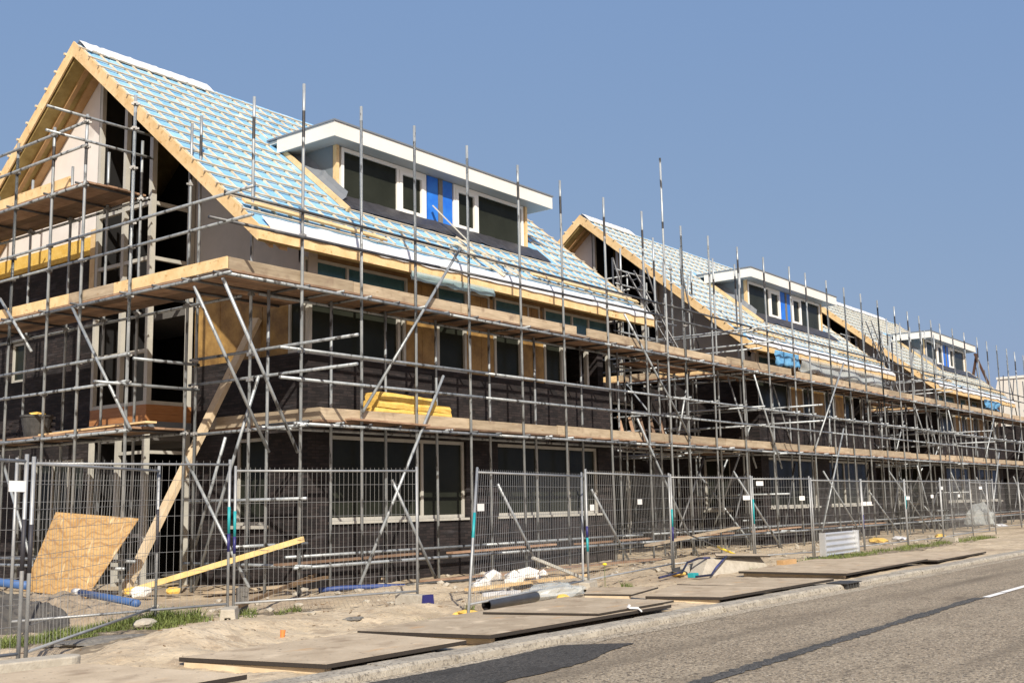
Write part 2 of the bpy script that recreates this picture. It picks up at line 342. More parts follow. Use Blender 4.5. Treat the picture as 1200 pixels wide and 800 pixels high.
ground_sheet('dirt_patch', 'dirt', 8.2, 13.2, 2.3, .75, .25, .02)
ground_sheet('dirt_patch', 'dirt', 7.6, 11.7, .9, .3, .5, .015)
ground_sheet('dirt_patch', 'dirt', 33, 11.3, 9, .45, .02, .02)
ground_sheet('dirt_patch', 'dirt', 11.4, 13.7, 1.2, .35, -.3, .015)
# kerb: stones with joints
kb = MB(); x = 1.0
while x < 130:
    j = rnd(-.012, .012); w = 1.0 - .012
    kb.prism([(x, 7.70 + j, -.14), (x, 8.03 + j, -.14), (x, 8.03 + j, -.008 + j * .5), (x, 7.75 + j, -.012 + j * .5), (x, 7.715 + j, -.04)], (w, 0, 0)); x += 1.0
struct(kb.build('kerb', 'kerb'))

# ------------------------------------------------------------------ houses
RY, RZ, EY, EZ, SL = 22.83, 12.32, 16.2, 6.85, .825
def rz(y): return EZ + SL * (y - EY) if y <= RY else RZ - SL * (y - RY)
WX, WY, BY = 15.07, 16.8, 28.86         # gable wall plane, street wall plane, back wall plane

def wall_x(mb, y, t, x0, x1, z0, z1, op):    # wall along X with openings (x0,x1,z0,z1)
    us = sorted({x0, x1, *[o[0] for o in op], *[o[1] for o in op]}); zs = sorted({z0, z1, *[o[2] for o in op], *[o[3] for o in op]})
    for a, b in zip(us, us[1:]):
        run = None
        for c, d in zip(zs, zs[1:]):
            hole = any(o[0] <= (a + b) / 2 <= o[1] and o[2] <= (c + d) / 2 <= o[3] for o in op)
            if not hole: run = [c, d] if run is None else [run[0], d]
            if (hole or d == zs[-1]) and run: mb.box((a, y, run[0]), (b, y + t, run[1])); run = None
def wall_y(mb, x, t, y0, y1, z0, z1, op):
    us = sorted({y0, y1, *[o[0] for o in op], *[o[1] for o in op]}); zs = sorted({z0, z1, *[o[2] for o in op], *[o[3] for o in op]})
    for a, b in zip(us, us[1:]):
        run = None
        for c, d in zip(zs, zs[1:]):
            hole = any(o[0] <= (a + b) / 2 <= o[1] and o[2] <= (c + d) / 2 <= o[3] for o in op)
            if not hole: run = [c, d] if run is None else [run[0], d]
            if (hole or d == zs[-1]) and run: mb.box((x, a, run[0]), (x + t, b, run[1])); run = None

def win_frame_x(x0, x1, z0, z1, y, w=.07, d=.09, mull=(), sill=False):
    m = MB(); m.box((x0, y, z0), (x0 + w, y + d, z1)); m.box((x1 - w, y, z0), (x1, y + d, z1))
    m.box((x0 + w, y, z0), (x1 - w, y + d, z0 + w)); m.box((x0 + w, y, z1 - w), (x1 - w, y + d, z1))
    for k in mull: m.box((k - w / 2, y + .003, z0 + w), (k + w / 2, y + d - .003, z1 - w))
    if sill: m.box((x0 - .04, y - .12, z0 - .055), (x1 + .04, y + d, z0 - .002))
    return m
def win_frame_y(y0, y1, z0, z1, x, w=.07, d=.09, mull=(), sill=False):
    m = MB(); m.box((x, y0, z0), (x + d, y0 + w, z1)); m.box((x, y1 - w, z0), (x + d, y1, z1))
    m.box((x, y0 + w, z0), (x + d, y1 - w, z0 + w)); m.box((x, y0 + w, z1 - w), (x + d, y1 - w, z1))
    for k in mull: m.box((x + .003, k - w / 2, z0 + w), (x + d - .003, k + w / 2, z1 - w))
    if sill: m.box((x - .14, y0 - .04, z0 - .07), (x + d, y1 + .04, z0 - .002))
    return m

def house(label, dx, verge, wend, eave_end, dorm, variant):
    """verge/wend/eave_end/dorm in house-local X (house 1's own numbers), dx moves the house along the street"""
    O = V((dx + WX, WY, 0)); D = V((dx, 0, 0))
    t = thing('row_house', label, 'house', O, 'gabled row houses under construction')
    def put(mb, name, m, parent=t, **k):
        return mb.build(name, m, parent, O - D, **k)      # all builders below work in house-local X
    x0, x1 = WX, wend
    # --- street wall
    gw = [(15.69, 20.0, 1.25, 3.0), (21.2, 25.64, 1.25, 3.0)]
    b = MB(); wall_x(b, WY, .28, x0, x1, -.2, 4.62, gw); 
    if variant: wall_x(b, WY, .28, x0, x0 + .04, 4.621, 6.3, [])
    put(b, 'brick_wall', 'brick_street')
    for i, (a, c, e, f) in enumerate(gw):
        mull = [18.95, 18.99] if i == 0 else [23.2]
        w = put(win_frame_x(a, c, e, f, WY + .07, .075, .1, [18.55] if i == 0 else [22.9, 24.3], True), 'window', 'frame')
        put(MB().box((a + .06, WY + .11, e + .06), (c - .06, WY + .13, f - .06)), 'pane', 'glass', w)
    # --- first floor strip: windows and insulation boards
    z0, z1 = 4.62, 6.5
    for (a, c, mull) in ((15.12, 18.0, [17.78]), (19.05, 20.12, []), (21.18, 22.30, []), (23.27, 24.12, [])):
        w = put(win_frame_x(a, c, z0 + .002, 6.05, WY + .03, .085, .11, mull), 'window', 'frame')
        put(MB().box((a + .07, WY + .09, z0 + .07), (c - .07, WY + .11, 5.98)), 'pane', 'glass', w)
    w = put(win_frame_x(24.15, wend, z0 + .002, 6.05, WY + .03, .1, .11, [25.3]), 'window', 'frame')
    for a, c in ((18.02, 19.03), (20.14, 21.16), (22.32, 23.25)):
        put(MB().box((a, WY + .05, z0 + .002), (c - .48, WY + .13, 6.55)).box((c - .475, WY + .045, z0 + .002), (c, WY + .128, 6.55)), 'insulation_panel', 'insul_panel')
    # clerestory under the eave
    for (a, c, mull) in ((14.95, 18.05, [16.2]), (19.05, 21.0, [20.1]), (21.2, 23.1, [22.6]), (23.3, wend, [24.6, 25.4])):
        w = put(win_frame_x(a, c, 6.06, 6.62, WY + .02, .06, .1, mull, True), 'window', 'frame')
        put(MB().box((a + .05, WY + .07, 6.11), (c - .05, WY + .09, 6.57)), 'pane', 'glass_teal', w)
    put(MB().box((x0, WY + .15, 6.55), (x1, WY + .3, 7.05)), 'wall_plate', 'rafter')
    # --- gable wall (faces -X), bay between Y 20.6 and 22.75
    GX = 14.08                                              # left part of the gable stands forward of the corner recess
    b = MB()
    wall_y(b, WX + .002, .28, WY + .281, 20.6, -.2, 4.68 if variant == 0 else 6.3, [(18.0, 19.05, 1.2, 3.0)])
    put(b, 'brick_wall', 'brick_gable')
    b = MB()
    wall_y(b, GX, .28, 22.80, BY, -.2, 7.47, [(23.2, 25.4, .1, 2.75), (25.95, 26.65, 4.75, 5.75)])
    b.box((GX + .281, BY - .28, -.2), (WX + .28, BY, 7.47))
    put(b, 'brick_wall', 'brick_gable')
    w = put(win_frame_y(18.0, 19.05, 1.2, 3.0, WX + .06, .07, .09, (), True), 'window', 'frame')
    put(MB().box((WX + .1, 18.06, 1.26), (WX + .12, 18.99, 2.94)), 'pane', 'glass', w)
    w = put(win_frame_y(23.2, 25.4, .1, 2.75, GX + .06, .08, .09, (23.9, 24.6)), 'window', 'frame')
    put(MB().box((GX + .1, 23.26, .16), (GX + .12, 25.34, 2.69)), 'pane', 'glass', w)
    w = put(win_frame_y(25.95, 26.65, 4.75, 5.75, GX + .06, .07, .09), 'window', 'frame')
    put(MB().box((GX + .1, 26.0, 4.8), (GX + .12, 26.6, 5.7)), 'pane', 'glass', w)
    if variant == 0:
        w = put(win_frame_y(16.98, 17.45, 4.683, 6.0, WX + .04, .06, .09), 'window', 'frame')
        put(MB().box((WX + .08, 17.03, 4.74), (WX + .1, 17.4, 5.95)), 'pane', 'glass', w)
        for ya, yb, o_ in ((17.47, 18.28, .05), (18.285, 18.9, .042), (18.905, 19.7, .052), (19.705, 20.597, .045)):
            put(MB().box((WX + o_, ya, 4.682), (WX + .16, yb, 6.3)), 'insulation_panel', 'insul_panel')
    put(MB().box((GX - .06, 23.12, 7.472), (GX + .16, BY, 7.90)), 'insulation_panel', 'insul_yellow')
    put(MB().box((GX - .08, 22.83, 6.3), (GX - .003, 23.1, 8.05)), 'timber_post', 'wood_new')
    p = lambda y: rz(y) - .37
    put(MB().prism([(WX, WY, 6.3), (WX, 20.6, 6.3), (WX, 20.6, p(20.6)), (WX, WY, p(WY))], (.25, 0, 0)), 'shaded_plaster_board', 'plaster_shaded')
    put(MB().prism([(GX, 22.80, 7.902), (GX, RY + (RZ - .37 - 7.902) / SL, 7.902), (GX, RY, RZ - .37), (GX, 22.80, p(22.80))], (.25, 0, 0)), 'plaster_board', 'plaster')
    # bay: posts, rails, cladding, closed left cheek
    bx = 13.92
    bay = put(MB().box((bx - .02, 20.58, 3.30), (WX, 22.77, 3.44)), 'bay_window', 'lead_grey')
    put(MB().box((GX - .05, 22.80, 3.30), (GX - .003, BY, 3.44)), 'lead_strip', 'lead_grey')
    put(MB().box((bx, 20.6, 3.441), (WX, 22.75, 3.60)).box((bx + .004, 20.604, 3.603), (WX, 22.746, 3.80)), 'cladding', 'cladding', bay)
    put(MB().box((bx + .02, 22.752, -.1), (WX + .3, 22.797, rz(22.75) - .38)), 'cheek', 'cheek_shade', bay)  # coloured black to read as the bay's unlit inside
    for (px_, py_, w_) in ((bx, 22.65, .10), (bx, 21.62, .11), (bx, 20.6, .12), (WX - .13, 20.6, .12)):
        put(MB().box((px_, py_, 3.80), (px_ + w_, py_ + w_, rz(py_) - .38)), 'bay_post', 'frame', bay)
        put(MB().box((px_ + .003, py_ + .003, -.1), (px_ + w_ - .003, py_ + w_ - .003, 3.298)), 'bay_post', 'frame', bay)
    for z in (3.805, 4.93, 6.98, 8.22):
        h = .08
        for ya, yb in ((20.73, 21.62), (21.74, 22.65)): put(MB().box((bx + .01, ya, z), (bx + .10, yb, z + h)), 'bay_rail', 'frame', bay)
        if z != 4.93: put(MB().box((bx + .125, 20.61, z), (WX - .135, 20.70, z + h)), 'bay_rail', 'frame', bay)
    for z in (.05, 1.0, 2.75): put(MB().box((bx + .02, 20.73, z), (bx + .09, 21.61, z + .07)), 'bay_rail', 'frame', bay)
    for z in (.05, 2.75): put(MB().box((bx + .125, 20.61, z), (WX - .135, 20.69, z + .07)), 'bay_rail', 'frame', bay)
    # interior: slabs, partitions coloured near black as room shade, back walls
    s = MB()
    s.box((bx + .14, 20.75, 3.05), (WX - .003, 22.60, 3.29)); s.box((GX + .3, 22.81, 3.05), (WX + .29, BY - .3, 3.29)); s.box((GX + .3, 22.81, 6.0), (WX + .29, BY - .3, 6.22))
    for z in (2.95, 6.0): s.box((WX + .3, WY + .32, z), (x1 - .3, BY - .3, z + .22))
    s.box((WX + .3, WY + .32, -.05), (x1 - .3, BY - .3, .02))
    put(s, 'floor_slab', 'floor_int')
    k = MB(); k.box((x1 - .28, WY + .283, -.2), (x1, BY, 6.4)); k.box((WX + .283, BY - .28, -.2), (x1 - .281, BY, 6.4))
    k.prism([(x1 - .2, WY + .3, 6.41), (x1 - .2, BY, 6.41), (x1 - .2, RY, RZ - .4)], (.18, 0, 0))
    put(k, 'brick_wall', 'brick_gable')
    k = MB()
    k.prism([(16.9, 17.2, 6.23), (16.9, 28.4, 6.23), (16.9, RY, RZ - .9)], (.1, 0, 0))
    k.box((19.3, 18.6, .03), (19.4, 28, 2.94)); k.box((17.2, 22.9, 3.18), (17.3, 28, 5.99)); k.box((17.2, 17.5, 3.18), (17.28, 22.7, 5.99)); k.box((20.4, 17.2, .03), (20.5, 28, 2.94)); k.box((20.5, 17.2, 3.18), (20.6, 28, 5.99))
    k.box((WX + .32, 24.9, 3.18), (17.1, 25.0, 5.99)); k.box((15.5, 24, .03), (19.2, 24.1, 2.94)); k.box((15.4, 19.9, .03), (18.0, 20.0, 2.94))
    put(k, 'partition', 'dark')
    # --- roof
    va, vb = verge, eave_end; L = vb - va
    roof = put(MB().prism([(va, EY, EZ - .02), (va, RY, RZ - .02), (va, RY, RZ), (va, EY, EZ)], (L, 0, 0)).prism(
        [(va, 2 * RY - EY, EZ - .02), (va, RY + .001, RZ - .02), (va, RY + .001, RZ), (va, 2 * RY - EY, EZ)], (L, 0, 0)), 'roof', 'membrane')
    put(MB().prism([(va + .04, EY + .05, EZ - .30), (va + .04, RY, RZ - .36), (va + .04, RY, RZ - .023), (va + .04, EY + .05, EZ + .02)], (L - .08, 0, 0)).prism(
        [(va + .04, 2 * RY - EY - .05, EZ - .30), (va + .04, RY + .002, RZ - .36), (va + .04, RY + .002, RZ - .023), (va + .04, 2 * RY - EY - .05, EZ + .02)], (L - .08, 0, 0)), 'insulation', 'insul', roof)
    for off in (.36, .62):
        put(MB().prism([(va + off, EY + .1, EZ - .36), (va + off, RY - .05, RZ - .47), (va + off, RY - .05, RZ - .361), (va + off, EY + .1, EZ - .28)], (.10 if off < .5 else .19, 0, 0)).prism(
            [(va + off, 2 * RY - EY - .1, EZ - .36), (va + off, RY + .05, RZ - .47), (va + off, RY + .05, RZ - .361), (va + off, 2 * RY - EY - .1, EZ - .28)], (.10 if off < .5 else .19, 0, 0)), 'rafter', 'rafter', roof)
    for xx in (va - .04, vb + .003):
        put(MB().prism([(xx, EY - .02, EZ - .30), (xx, RY, RZ - .32), (xx, RY, RZ + .04), (xx, EY - .02, EZ + .02)], (.037, 0, 0)), 'barge_board', 'wood_new', roof)
        put(MB().prism([(xx, 2 * RY - EY + .02, EZ - .30), (xx, RY + .001, RZ - .32), (xx, RY + .001, RZ + .04), (xx, 2 * RY - EY + .02, EZ + .02)], (.037, 0, 0)), 'barge_board', 'wood_new', roof)
    put(MB().box((va, EY - .02, EZ - .27), (vb, EY + .03, EZ + .01)), 'eave_board', 'wood_new', roof)
    n = V((0, -SL, 1)).normalized(); dY = .395; cb = MB(); bt = MB()
    def inslot(x, y): return dorm - .12 < x < dorm + 8.7 and 17.85 < y < 20.6
    def sl(x, y, o): return V((x, y, rz(y))) + n * o
    nx_ = int(L / .42)
    for i in range(nx_ + 1):
        xx = va + .05 + i * (L - .1) / nx_
        segs = [(EY + .55, RY - .12)]
        if dorm - .12 < xx < dorm + 8.7: segs = [(EY + .55, 17.8), (20.65, RY - .12)]
        for a, c in segs: cb.bar(sl(xx, a, .015), sl(xx, c, .015), .055, .027, n)
    y = EY + .42; kx = 0
    while y < RY - .1:
        w = .045
        if 17.85 < y < 20.6: runs = [(va - .09, dorm - .14), (dorm + 8.75, vb + .06)]
        else: runs = [(va - .09, vb + .06)]
        for a, c in runs:                              # battens are laid in lengths that do not quite line up
            u = a
            while u < c:
                e = min(c, u + rnd(3.6, 5.1)); q = rnd(-.012, .012); q2 = q + rnd(-.012, .012)
                bt.bar(sl(u, y + q, .0455), sl(e, y + q2, .0455), .042, .034, n); u = e + .004
        y += dY; kx += 1
    y = RY + .3
    while y < 2 * RY - EY - .2:
        bt.box((va - .09, y - .02, rz(y) + .02), (vb + .06, y + .025, rz(y) + .07)); y += dY
    put(bt, 'tile_battens', 'batten', roof); put(cb, 'counter_battens', 'batten', roof)
    # ridge sheet, a crumpled strip over the ridge part way
    rs = MB(); N_ = 40; ln = {0: 3.6, 1: 3.4, 2: 12.5}[variant]
    for i in range(N_ + 1):
        xx = va + .1 + ln * i / N_; w = .34 + .13 * MN.noise(V((i * .6, dx, 0))); c = .075 + .05 * MN.noise(V((i * .9, dx, 5)))
        rs.v += [V((xx, RY - w, rz(RY - w) + .085)), V((xx, RY - w * .4, rz(RY - w * .4) + .06 + c * .7)), V((xx, RY, RZ + .075 + c * .5)), V((xx, RY + .3, rz(RY + .3) + .09))]
    rs.f = [(i * 4 + k, i * 4 + k + 1, i * 4 + k + 5, i * 4 + k + 4) for i in range(N_) for k in range(3)]
    put(rs, 'ridge_sheet', 'sheet_white', roof)
    # white sheet turned over the eave, sagging and torn
    es = MB(); N_ = 90
    for i in range(N_ + 1):
        xx = va + .25 + (L - .3) * i / N_; d = .09 * MN.noise(V((i * .33, dx, 2))); q = .05 * MN.noise(V((i * .8, dx, 7)))
        es.v += [V(sl(xx, EY + .25 + d, .075)), V(sl(xx, EY + .13, .05 + abs(q))), V(sl(xx, EY - .03, .03)), V((xx, EY - .05 - abs(q) * .5, EZ - .07 + d * .5))]
    es.f = [(i * 4 + k, i * 4 + k + 1, i * 4 + k + 5, i * 4 + k + 4) for i in range(N_) for k in range(3)]
    put(es, 'eave_sheet', 'sheet_white', roof)
    put(MB().bar(sl(va + .1, EY + .62, .10), sl(va + 3.9, EY + .50, .10), .16, .045, n), 'eave_plank', 'wood_new', roof)
    put(MB().bar(sl(va + 9.4, EY + .60, .10), sl(vb - .05, EY + .55, .10), .12, .045, n), 'eave_plank', 'wood_new', roof)
    # --- dormer
    d0, d1, fy = dorm + .48, dorm + 7.96, 18.5
    back = EY + (9.98 - EZ) / SL
    dm = put(MB().box((dorm + .03, 18.08, 9.985), (dorm + 8.55, back + .35, 10.02)), 'dormer', 'soffit')
    f = MB(); f.box((dorm, 18.05, 9.98), (dorm + 8.58, 18.08, 10.33)); f.box((dorm, 18.081, 9.98), (dorm + .03, back + .05, 10.33)); f.box((dorm + 8.55, 18.081, 9.98), (dorm + 8.58, back + .05, 10.33))
    f.box((dorm + .03, 18.081, 10.25), (dorm + 8.55, back + .55, 10.32)); put(f, 'fascia', 'fascia', dm)
    f = MB(); f.box((dorm - .03, 18.02, 10.332), (dorm + 8.61, 18.12, 10.37)); f.box((dorm - .03, 18.121, 10.332), (dorm + .07, back + .4, 10.37)); f.box((dorm + 8.51, 18.121, 10.332), (dorm + 8.61, back + .4, 10.37))
    put(f, 'roof_trim', 'lead_grey', dm)
    for xx in (d0, d1 - .06):
        put(MB().prism([(xx, fy + .12, rz(fy + .12) - .3), (xx, back, 9.6), (xx, back, 9.982), (xx, fy + .12, 9.982)], (.06, 0, 0)), 'cheek', 'grey_panel', dm)
    for xx in (d0 + .01, d1 - .10): put(MB().box((xx, fy, 8.5), (xx + .09, fy + .119, 9.983)), 'corner_stud', 'wood_new', dm)
    zb, zt = 8.70, 9.97
    for a, c, m_, in ((17.62, 20.60, [19.56]), (21.68, 24.74, [22.68])):
        a += dorm - 16.95; c += dorm - 16.95
        mm = m_[0] + dorm - 16.95
        w = win_frame_x(a, c, zb, zt, fy + .02, .085, .10, [mm])
        s0, s1 = (mm + .04, c - .08) if a < dorm + 3 else (a + .08, mm - .04)
        w.v += win_frame_x(s0 + .01, s1 - .01, zb + .09, zt - .09, fy + .005, .10, .10).v; nb = len(w.f); k4 = [tuple(i + len(w.v) - 32 for i in fc) for fc in win_frame_x(0, 1, 0, 1, 0).f]; w.f += k4
        put(w, 'window', 'frame_white', dm)
        put(MB().box((a + .08, fy + .07, zb + .08), (c - .08, fy + .08, zt - .08)), 'pane', 'glass', dm)
    q = dorm - 16.95
    [put(MB().box((xa + q, fy + .03, 8.66), (xb + q, fy + .10, 9.97)), 'blue_panel', 'blue_panel', dm) for xa, xb in ((20.65, 21.06), (21.24, 21.63))]
    put(MB().box((21.07 + q, fy + .01, 8.66), (21.23 + q, fy + .09, 9.97)), 'corner_stud', 'stub', dm)
    fl = MB(); N_ = 40
    for i in range(N_ + 1):
        xx = d0 - .3 + (d1 - d0 + .6) * i / N_; c = .03 * MN.noise(V((i * .7, dx, 3))); u = .12 * MN.noise(V((i * .5, dx, 8)))
        fl.v += [V((xx, fy + .015, 8.73)), V((xx, fy - .10, rz(fy - .1) + .10 + c)), V((xx, 18.0 + u, rz(18.0 + u) + .085 + abs(c))), V((xx, 17.90 + u, rz(17.9 + u) + .06))]
    fl.f = [(i * 4 + k, i * 4 + k + 1, i * 4 + k + 5, i * 4 + k + 4) for i in range(N_) for k in range(3)]
    put(fl, 'flashing', 'lead', dm)
    # flashing up the cheek, lead roll and timber upstand
    lf = MB(); N_ = 16
    for i in range(N_ + 1):
        yy = 18.1 + (back - 18.2) * i / N_; c = .05 * MN.noise(V((i * .8, dx, 1)))
        lf.v += [V((d0 - .002, yy, rz(yy) + .34 + c)), V((d0 - .06, yy, rz(yy) + .20 + c)), V((d0 - .22, yy, rz(yy) + .07)), V((d0 - .30, yy, rz(yy) + .055))]
    lf.f = [(i * 4 + k, i * 4 + k + 1, i * 4 + k + 5, i * 4 + k + 4) for i in range(N_) for k in range(3)]
    put(lf, 'flashing', 'lead_grey', dm)
    put(MB().bar(sl(d0 - .36, 17.75, .07), sl(d0 - .36, back, .07), .05, .12, n), 'upstand', 'wood_new', dm)
    return t

house('gabled row house nearest the road plates, with the large glazed bay in full view', 0, 13.26, 26.45, 27.88, 16.95, 0)
house('middle gabled row house, half hidden behind the poles and a ladder', 20.85, 13.26, 26.3, 27.75, 17.70, 1)
house('farthest roofed row house, its ridge covered by a long white sheet', 41.4, 13.1, 26.3, 27.8, 18.9, 2)

# set-back link between the houses
def link_block(label, x0, x1):
    t = thing('link_building', label, 'building', (x0, 20.5, 0), 'set-back link blocks between the houses')
    O = V((x0, 20.5, 0))
    b = MB(); wall_x(b, 20.5, .25, x0, x1, -.2, 5.6, [(x0 + 1.2, x0 + 3.4, 0, 2.6), (x0 + 4.6, x0 + 7.2, 0, 2.6), (x0 + 1.5, x0 + 7.5, 3.5, 5.0)])
    b.box((x0, 20.75, 5.4), (x1, 27, 5.6)); b.box((x0, 26.8, -.2), (x1, 27, 5.39)); b.box((x0 + .1, 20.76, 2.85), (x1 - .1, 26.7, 3.05)); b.build('brick_wall', 'brick_street', t, O)
    for xx in (x0 + 2.3, x0 + 5.9): MB().box((xx - 1.05, 20.6, 0), (xx - .95, 20.7, 2.6)).box((xx + .95, 20.6, 0), (xx + 1.05, 20.7, 2.6)).box((xx - .949, 20.6, 2.5), (xx + .949, 20.7, 2.6)).build('door_frame', 'frame', t, O)
    MB().box((x0 + 3.5, 20.58, 3.5), (x0 + 5.8, 20.66, 5.0)).build('insulation_panel', 'insul_panel', t, O)
    m = win_frame_x(x0 + 1.5, x0 + 7.5, 3.5, 5.0, 20.66, .08, .1, (x0 + 3.4, x0 + 5.9)); m.build('window', 'frame', t, O)
link_block('low dark link block between the nearest and the middle house', 26.46, 35.9)
link_block('low dark link block between the middle and the farthest roofed house', 47.2, 56.4)
link_block('low dark link block beyond the farthest roofed house', 67.75, 77.0)

# fourth house, still a shell
t = thing('house_shell', 'roofless brick shell topped by a small bare brown truss at the far end', 'house', (77.4, 16.8, 0)); O = V((77.4, 16.8, 0))
b = MB(); wall_x(b, 16.8, .28, 77.4, 90, -.2, 6.0, [(78, 82, 1.25, 2.85), (83.5, 88, 1.25, 2.85), (78, 80, 4.2, 5.6), (82, 86, 4.2, 5.6)]); b.box((89.7, 17.09, -.2), (90, 28.8, 6)); b.box((77.4, 28.5, -.2), (89.69, 28.8, 6)); b.box((77.41, 17.09, 2.9), (89.69, 28.4, 3.1)); b.build('wall', 'brick_street', t, O)
b = MB(); wall_y(b, 77.4, .28, 17.09, 28.49, -.2, 6.0, [(19, 22, .2, 2.6), (19, 22, 3.6, 5.4)]); b.build('wall', 'brick_gable', t, O)
MB().bar((86, 21.3, 8.2), (86, 22.62, 12.0), .14, .24, (1, 0, 0)).build('rafter', 'brown_timber', t, O)
MB().bar((86.11, 23.4, 8.2), (86.11, 22.50, 12.0), .14, .24, (1, 0, 0)).build('rafter', 'brown_timber', t, O)
for yy in (21.3, 23.4): MB().box((85.9, yy - .08, 6.002), (86.2, yy + .08, 8.25)).build('post', 'brown_timber', t, O)
MB().box((85.95, 21.75, 9.4), (86.04, 23.0, 9.55)).build('tie', 'brown_timber', t, O)
t = thing('white_building', 'pale windowless building rising behind the far poles', 'building', (100, 14, 0)); O = V((100, 14, 0))
MB().prism([(100, 13, -.2), (100, 25.2, -.2), (100, 25.2, 9.2), (100, 24.6, 11.3), (100, 13, 11.3)], (20, 0, 0)).build('wall', 'bldg_white', t, O)
MB().box((99.9, 12.9, 11.302), (120.1, 24.7, 11.5)).build('roof_edge', 'fascia', t, O)

# ------------------------------------------------------------------ scaffolding
TR = .031
def pole_mesh(h):
    m = MB().tube([(0, 0, 0), (0, 0, h)], TR, 10); ob = m.build('pole', 'steel', smooth=True); me = ob.data
    me.materials.append(M['pole_band']); bpy.data.objects.remove(ob); return me
def pole_mesh_banded(h, bands):
    m = MB(); zs = [0] + [z for b_ in bands for z in b_] + [h]
    pts = [(0, 0, z) for z in zs]; m.tube(pts, TR, 10)
    ob = m.build('pole', 'steel', smooth=True); me = ob.data; me.materials.append(M['pole_band'])
    for p in me.polygons:
        zc = sum(me.vertices[i].co.z for i in p.vertices) / len(p.vertices)
        if any(a < zc < b_ for a, b_ in bands) and len(p.vertices) == 4: p.material_index = 1
    bpy.data.objects.remove(ob); return me
PM = [pole_mesh_banded(9.62, [(8.75 + a, 9.2 + a * .6)] + ([(5.0 + a, 5.35 + a)] if a > .1 else [])) for a in (-.2, 0, .12, .2)]
PS = pole_mesh_banded(5.9, [(4.4, 4.7)]); PG = pole_mesh_banded(9.4, [(8.2, 8.7)])
_c = MB().box((-.045, -.045, -.035), (.045, .045, .035)).box((-.075, -.02, -.02), (-.046, .02, .02)).box((.046, -.018, -.018), (.085, .018, .018)).box((-.02, -.085, -.02), (.02, -.046, .02)).build('coupler', 'coupler')
CM = _c.data; bpy.data.objects.remove(_c)
CL1, CL2 = 3.06, 5.60
SCG = 'scaffolds along the row of houses'

class Scaf:
    def __init__(s, label, loc):
        s.O = V(loc); s.t = thing('scaffold', label, 'scaffold', loc, SCG); s.cnt = {}
    def part(s, mb, name, m, parent=None, smooth=False):
        return mb.build(name, m, parent or s.t, s.O, smooth=smooth)
    def tube(s, name, p, q, r=TR, m='steel'):
        return s.part(MB().tube([p, q], r, 8), name, m, smooth=True)
    def pole(s, x, y, me, clamps, z=0.):
        p = share('pole', me, s.t, V((x, y, z - .03)) - s.O, (rnd(-.003, .003), rnd(-.003, .003), rnd(0, 6.28)))
        for k in clamps:
            if s.cnt.get('c', 0) >= 98: break
            s.cnt['c'] = s.cnt.get('c', 0) + 1
            share('coupler', CM, p, (0, 0, k + rnd(-.02, .02)), (0, 0, rnd(-.2, .2)))
        return p
    def deck_x(s, x0, x1, y0, z, n=5, w=.225, ln=3.9):
        for k in range(n):
            x = x0 - (0 if k % 2 == 0 else ln * .4)
            while x < x1:
                a, b_ = max(x, x0 + rnd(0, .06)), min(x + ln, x1 - rnd(0, .05)); dz = rnd(0, .006)
                if b_ - a > .25: s.part(MB().box((a, y0 + k * (w + .012), z + dz), (b_ - .01, y0 + k * (w + .012) + w, z + .038 + dz)), 'plank', 'plank')
                x += ln
    def deck_y(s, y0, y1, x0, z, n=5, w=.225, ln=3.9):
        for k in range(n):
            y = y0 - (0 if k % 2 == 0 else ln * .4)
            while y < y1:
                a, b_ = max(y, y0 + rnd(0, .06)), min(y + ln, y1 - rnd(0, .05)); dz = rnd(0, .006)
                if b_ - a > .25: s.part(MB().box((x0 + k * (w + .012), a, z + dz), (x0 + k * (w + .012) + w, b_ - .01, z + .038 + dz)), 'plank', 'plank')
                y += ln
    def toe_x(s, x0, x1, y, z, m='wood_board', h=.215, tilt=0.): s.part(MB().prism([(x0, y, z), (x1, y, z + tilt), (x1, y, z + h + tilt), (x0, y, z + h)], (0, .035, 0)), 'toe_board', m)
    def toe_y(s, y0, y1, x, z, m='wood_new', h=.215): s.part(MB().box((x, y0, z), (x + .035, y1, z + h)), 'toe_board', m)
    def line_x(s, name, x0, x1, y, z, z2=None, step=6.0, m='steel'):
        z2 = z if z2 is None else z2
        x = x0
        while x < x1 - .05:
            e = min(x + step, x1); f = lambda u: z + (z2 - z) * (u - x0) / (x1 - x0); j = rnd(-.012, .012)
            s.tube(name, (x - (.12 if x > x0 else 0), y + j, f(x)), (e, y + j, f(e) + rnd(-.01, .01)), TR, m); x = e
    def line_y(s, name, y0, y1, x, z, step=6.0):
        y = y0
        while y < y1 - .05:
            e = min(y + step, y1); j = rnd(-.012, .012)
            s.tube(name, (x + j, y - (.12 if y > y0 else 0), z), (x + j, e, z + rnd(-.01, .01))); y = e

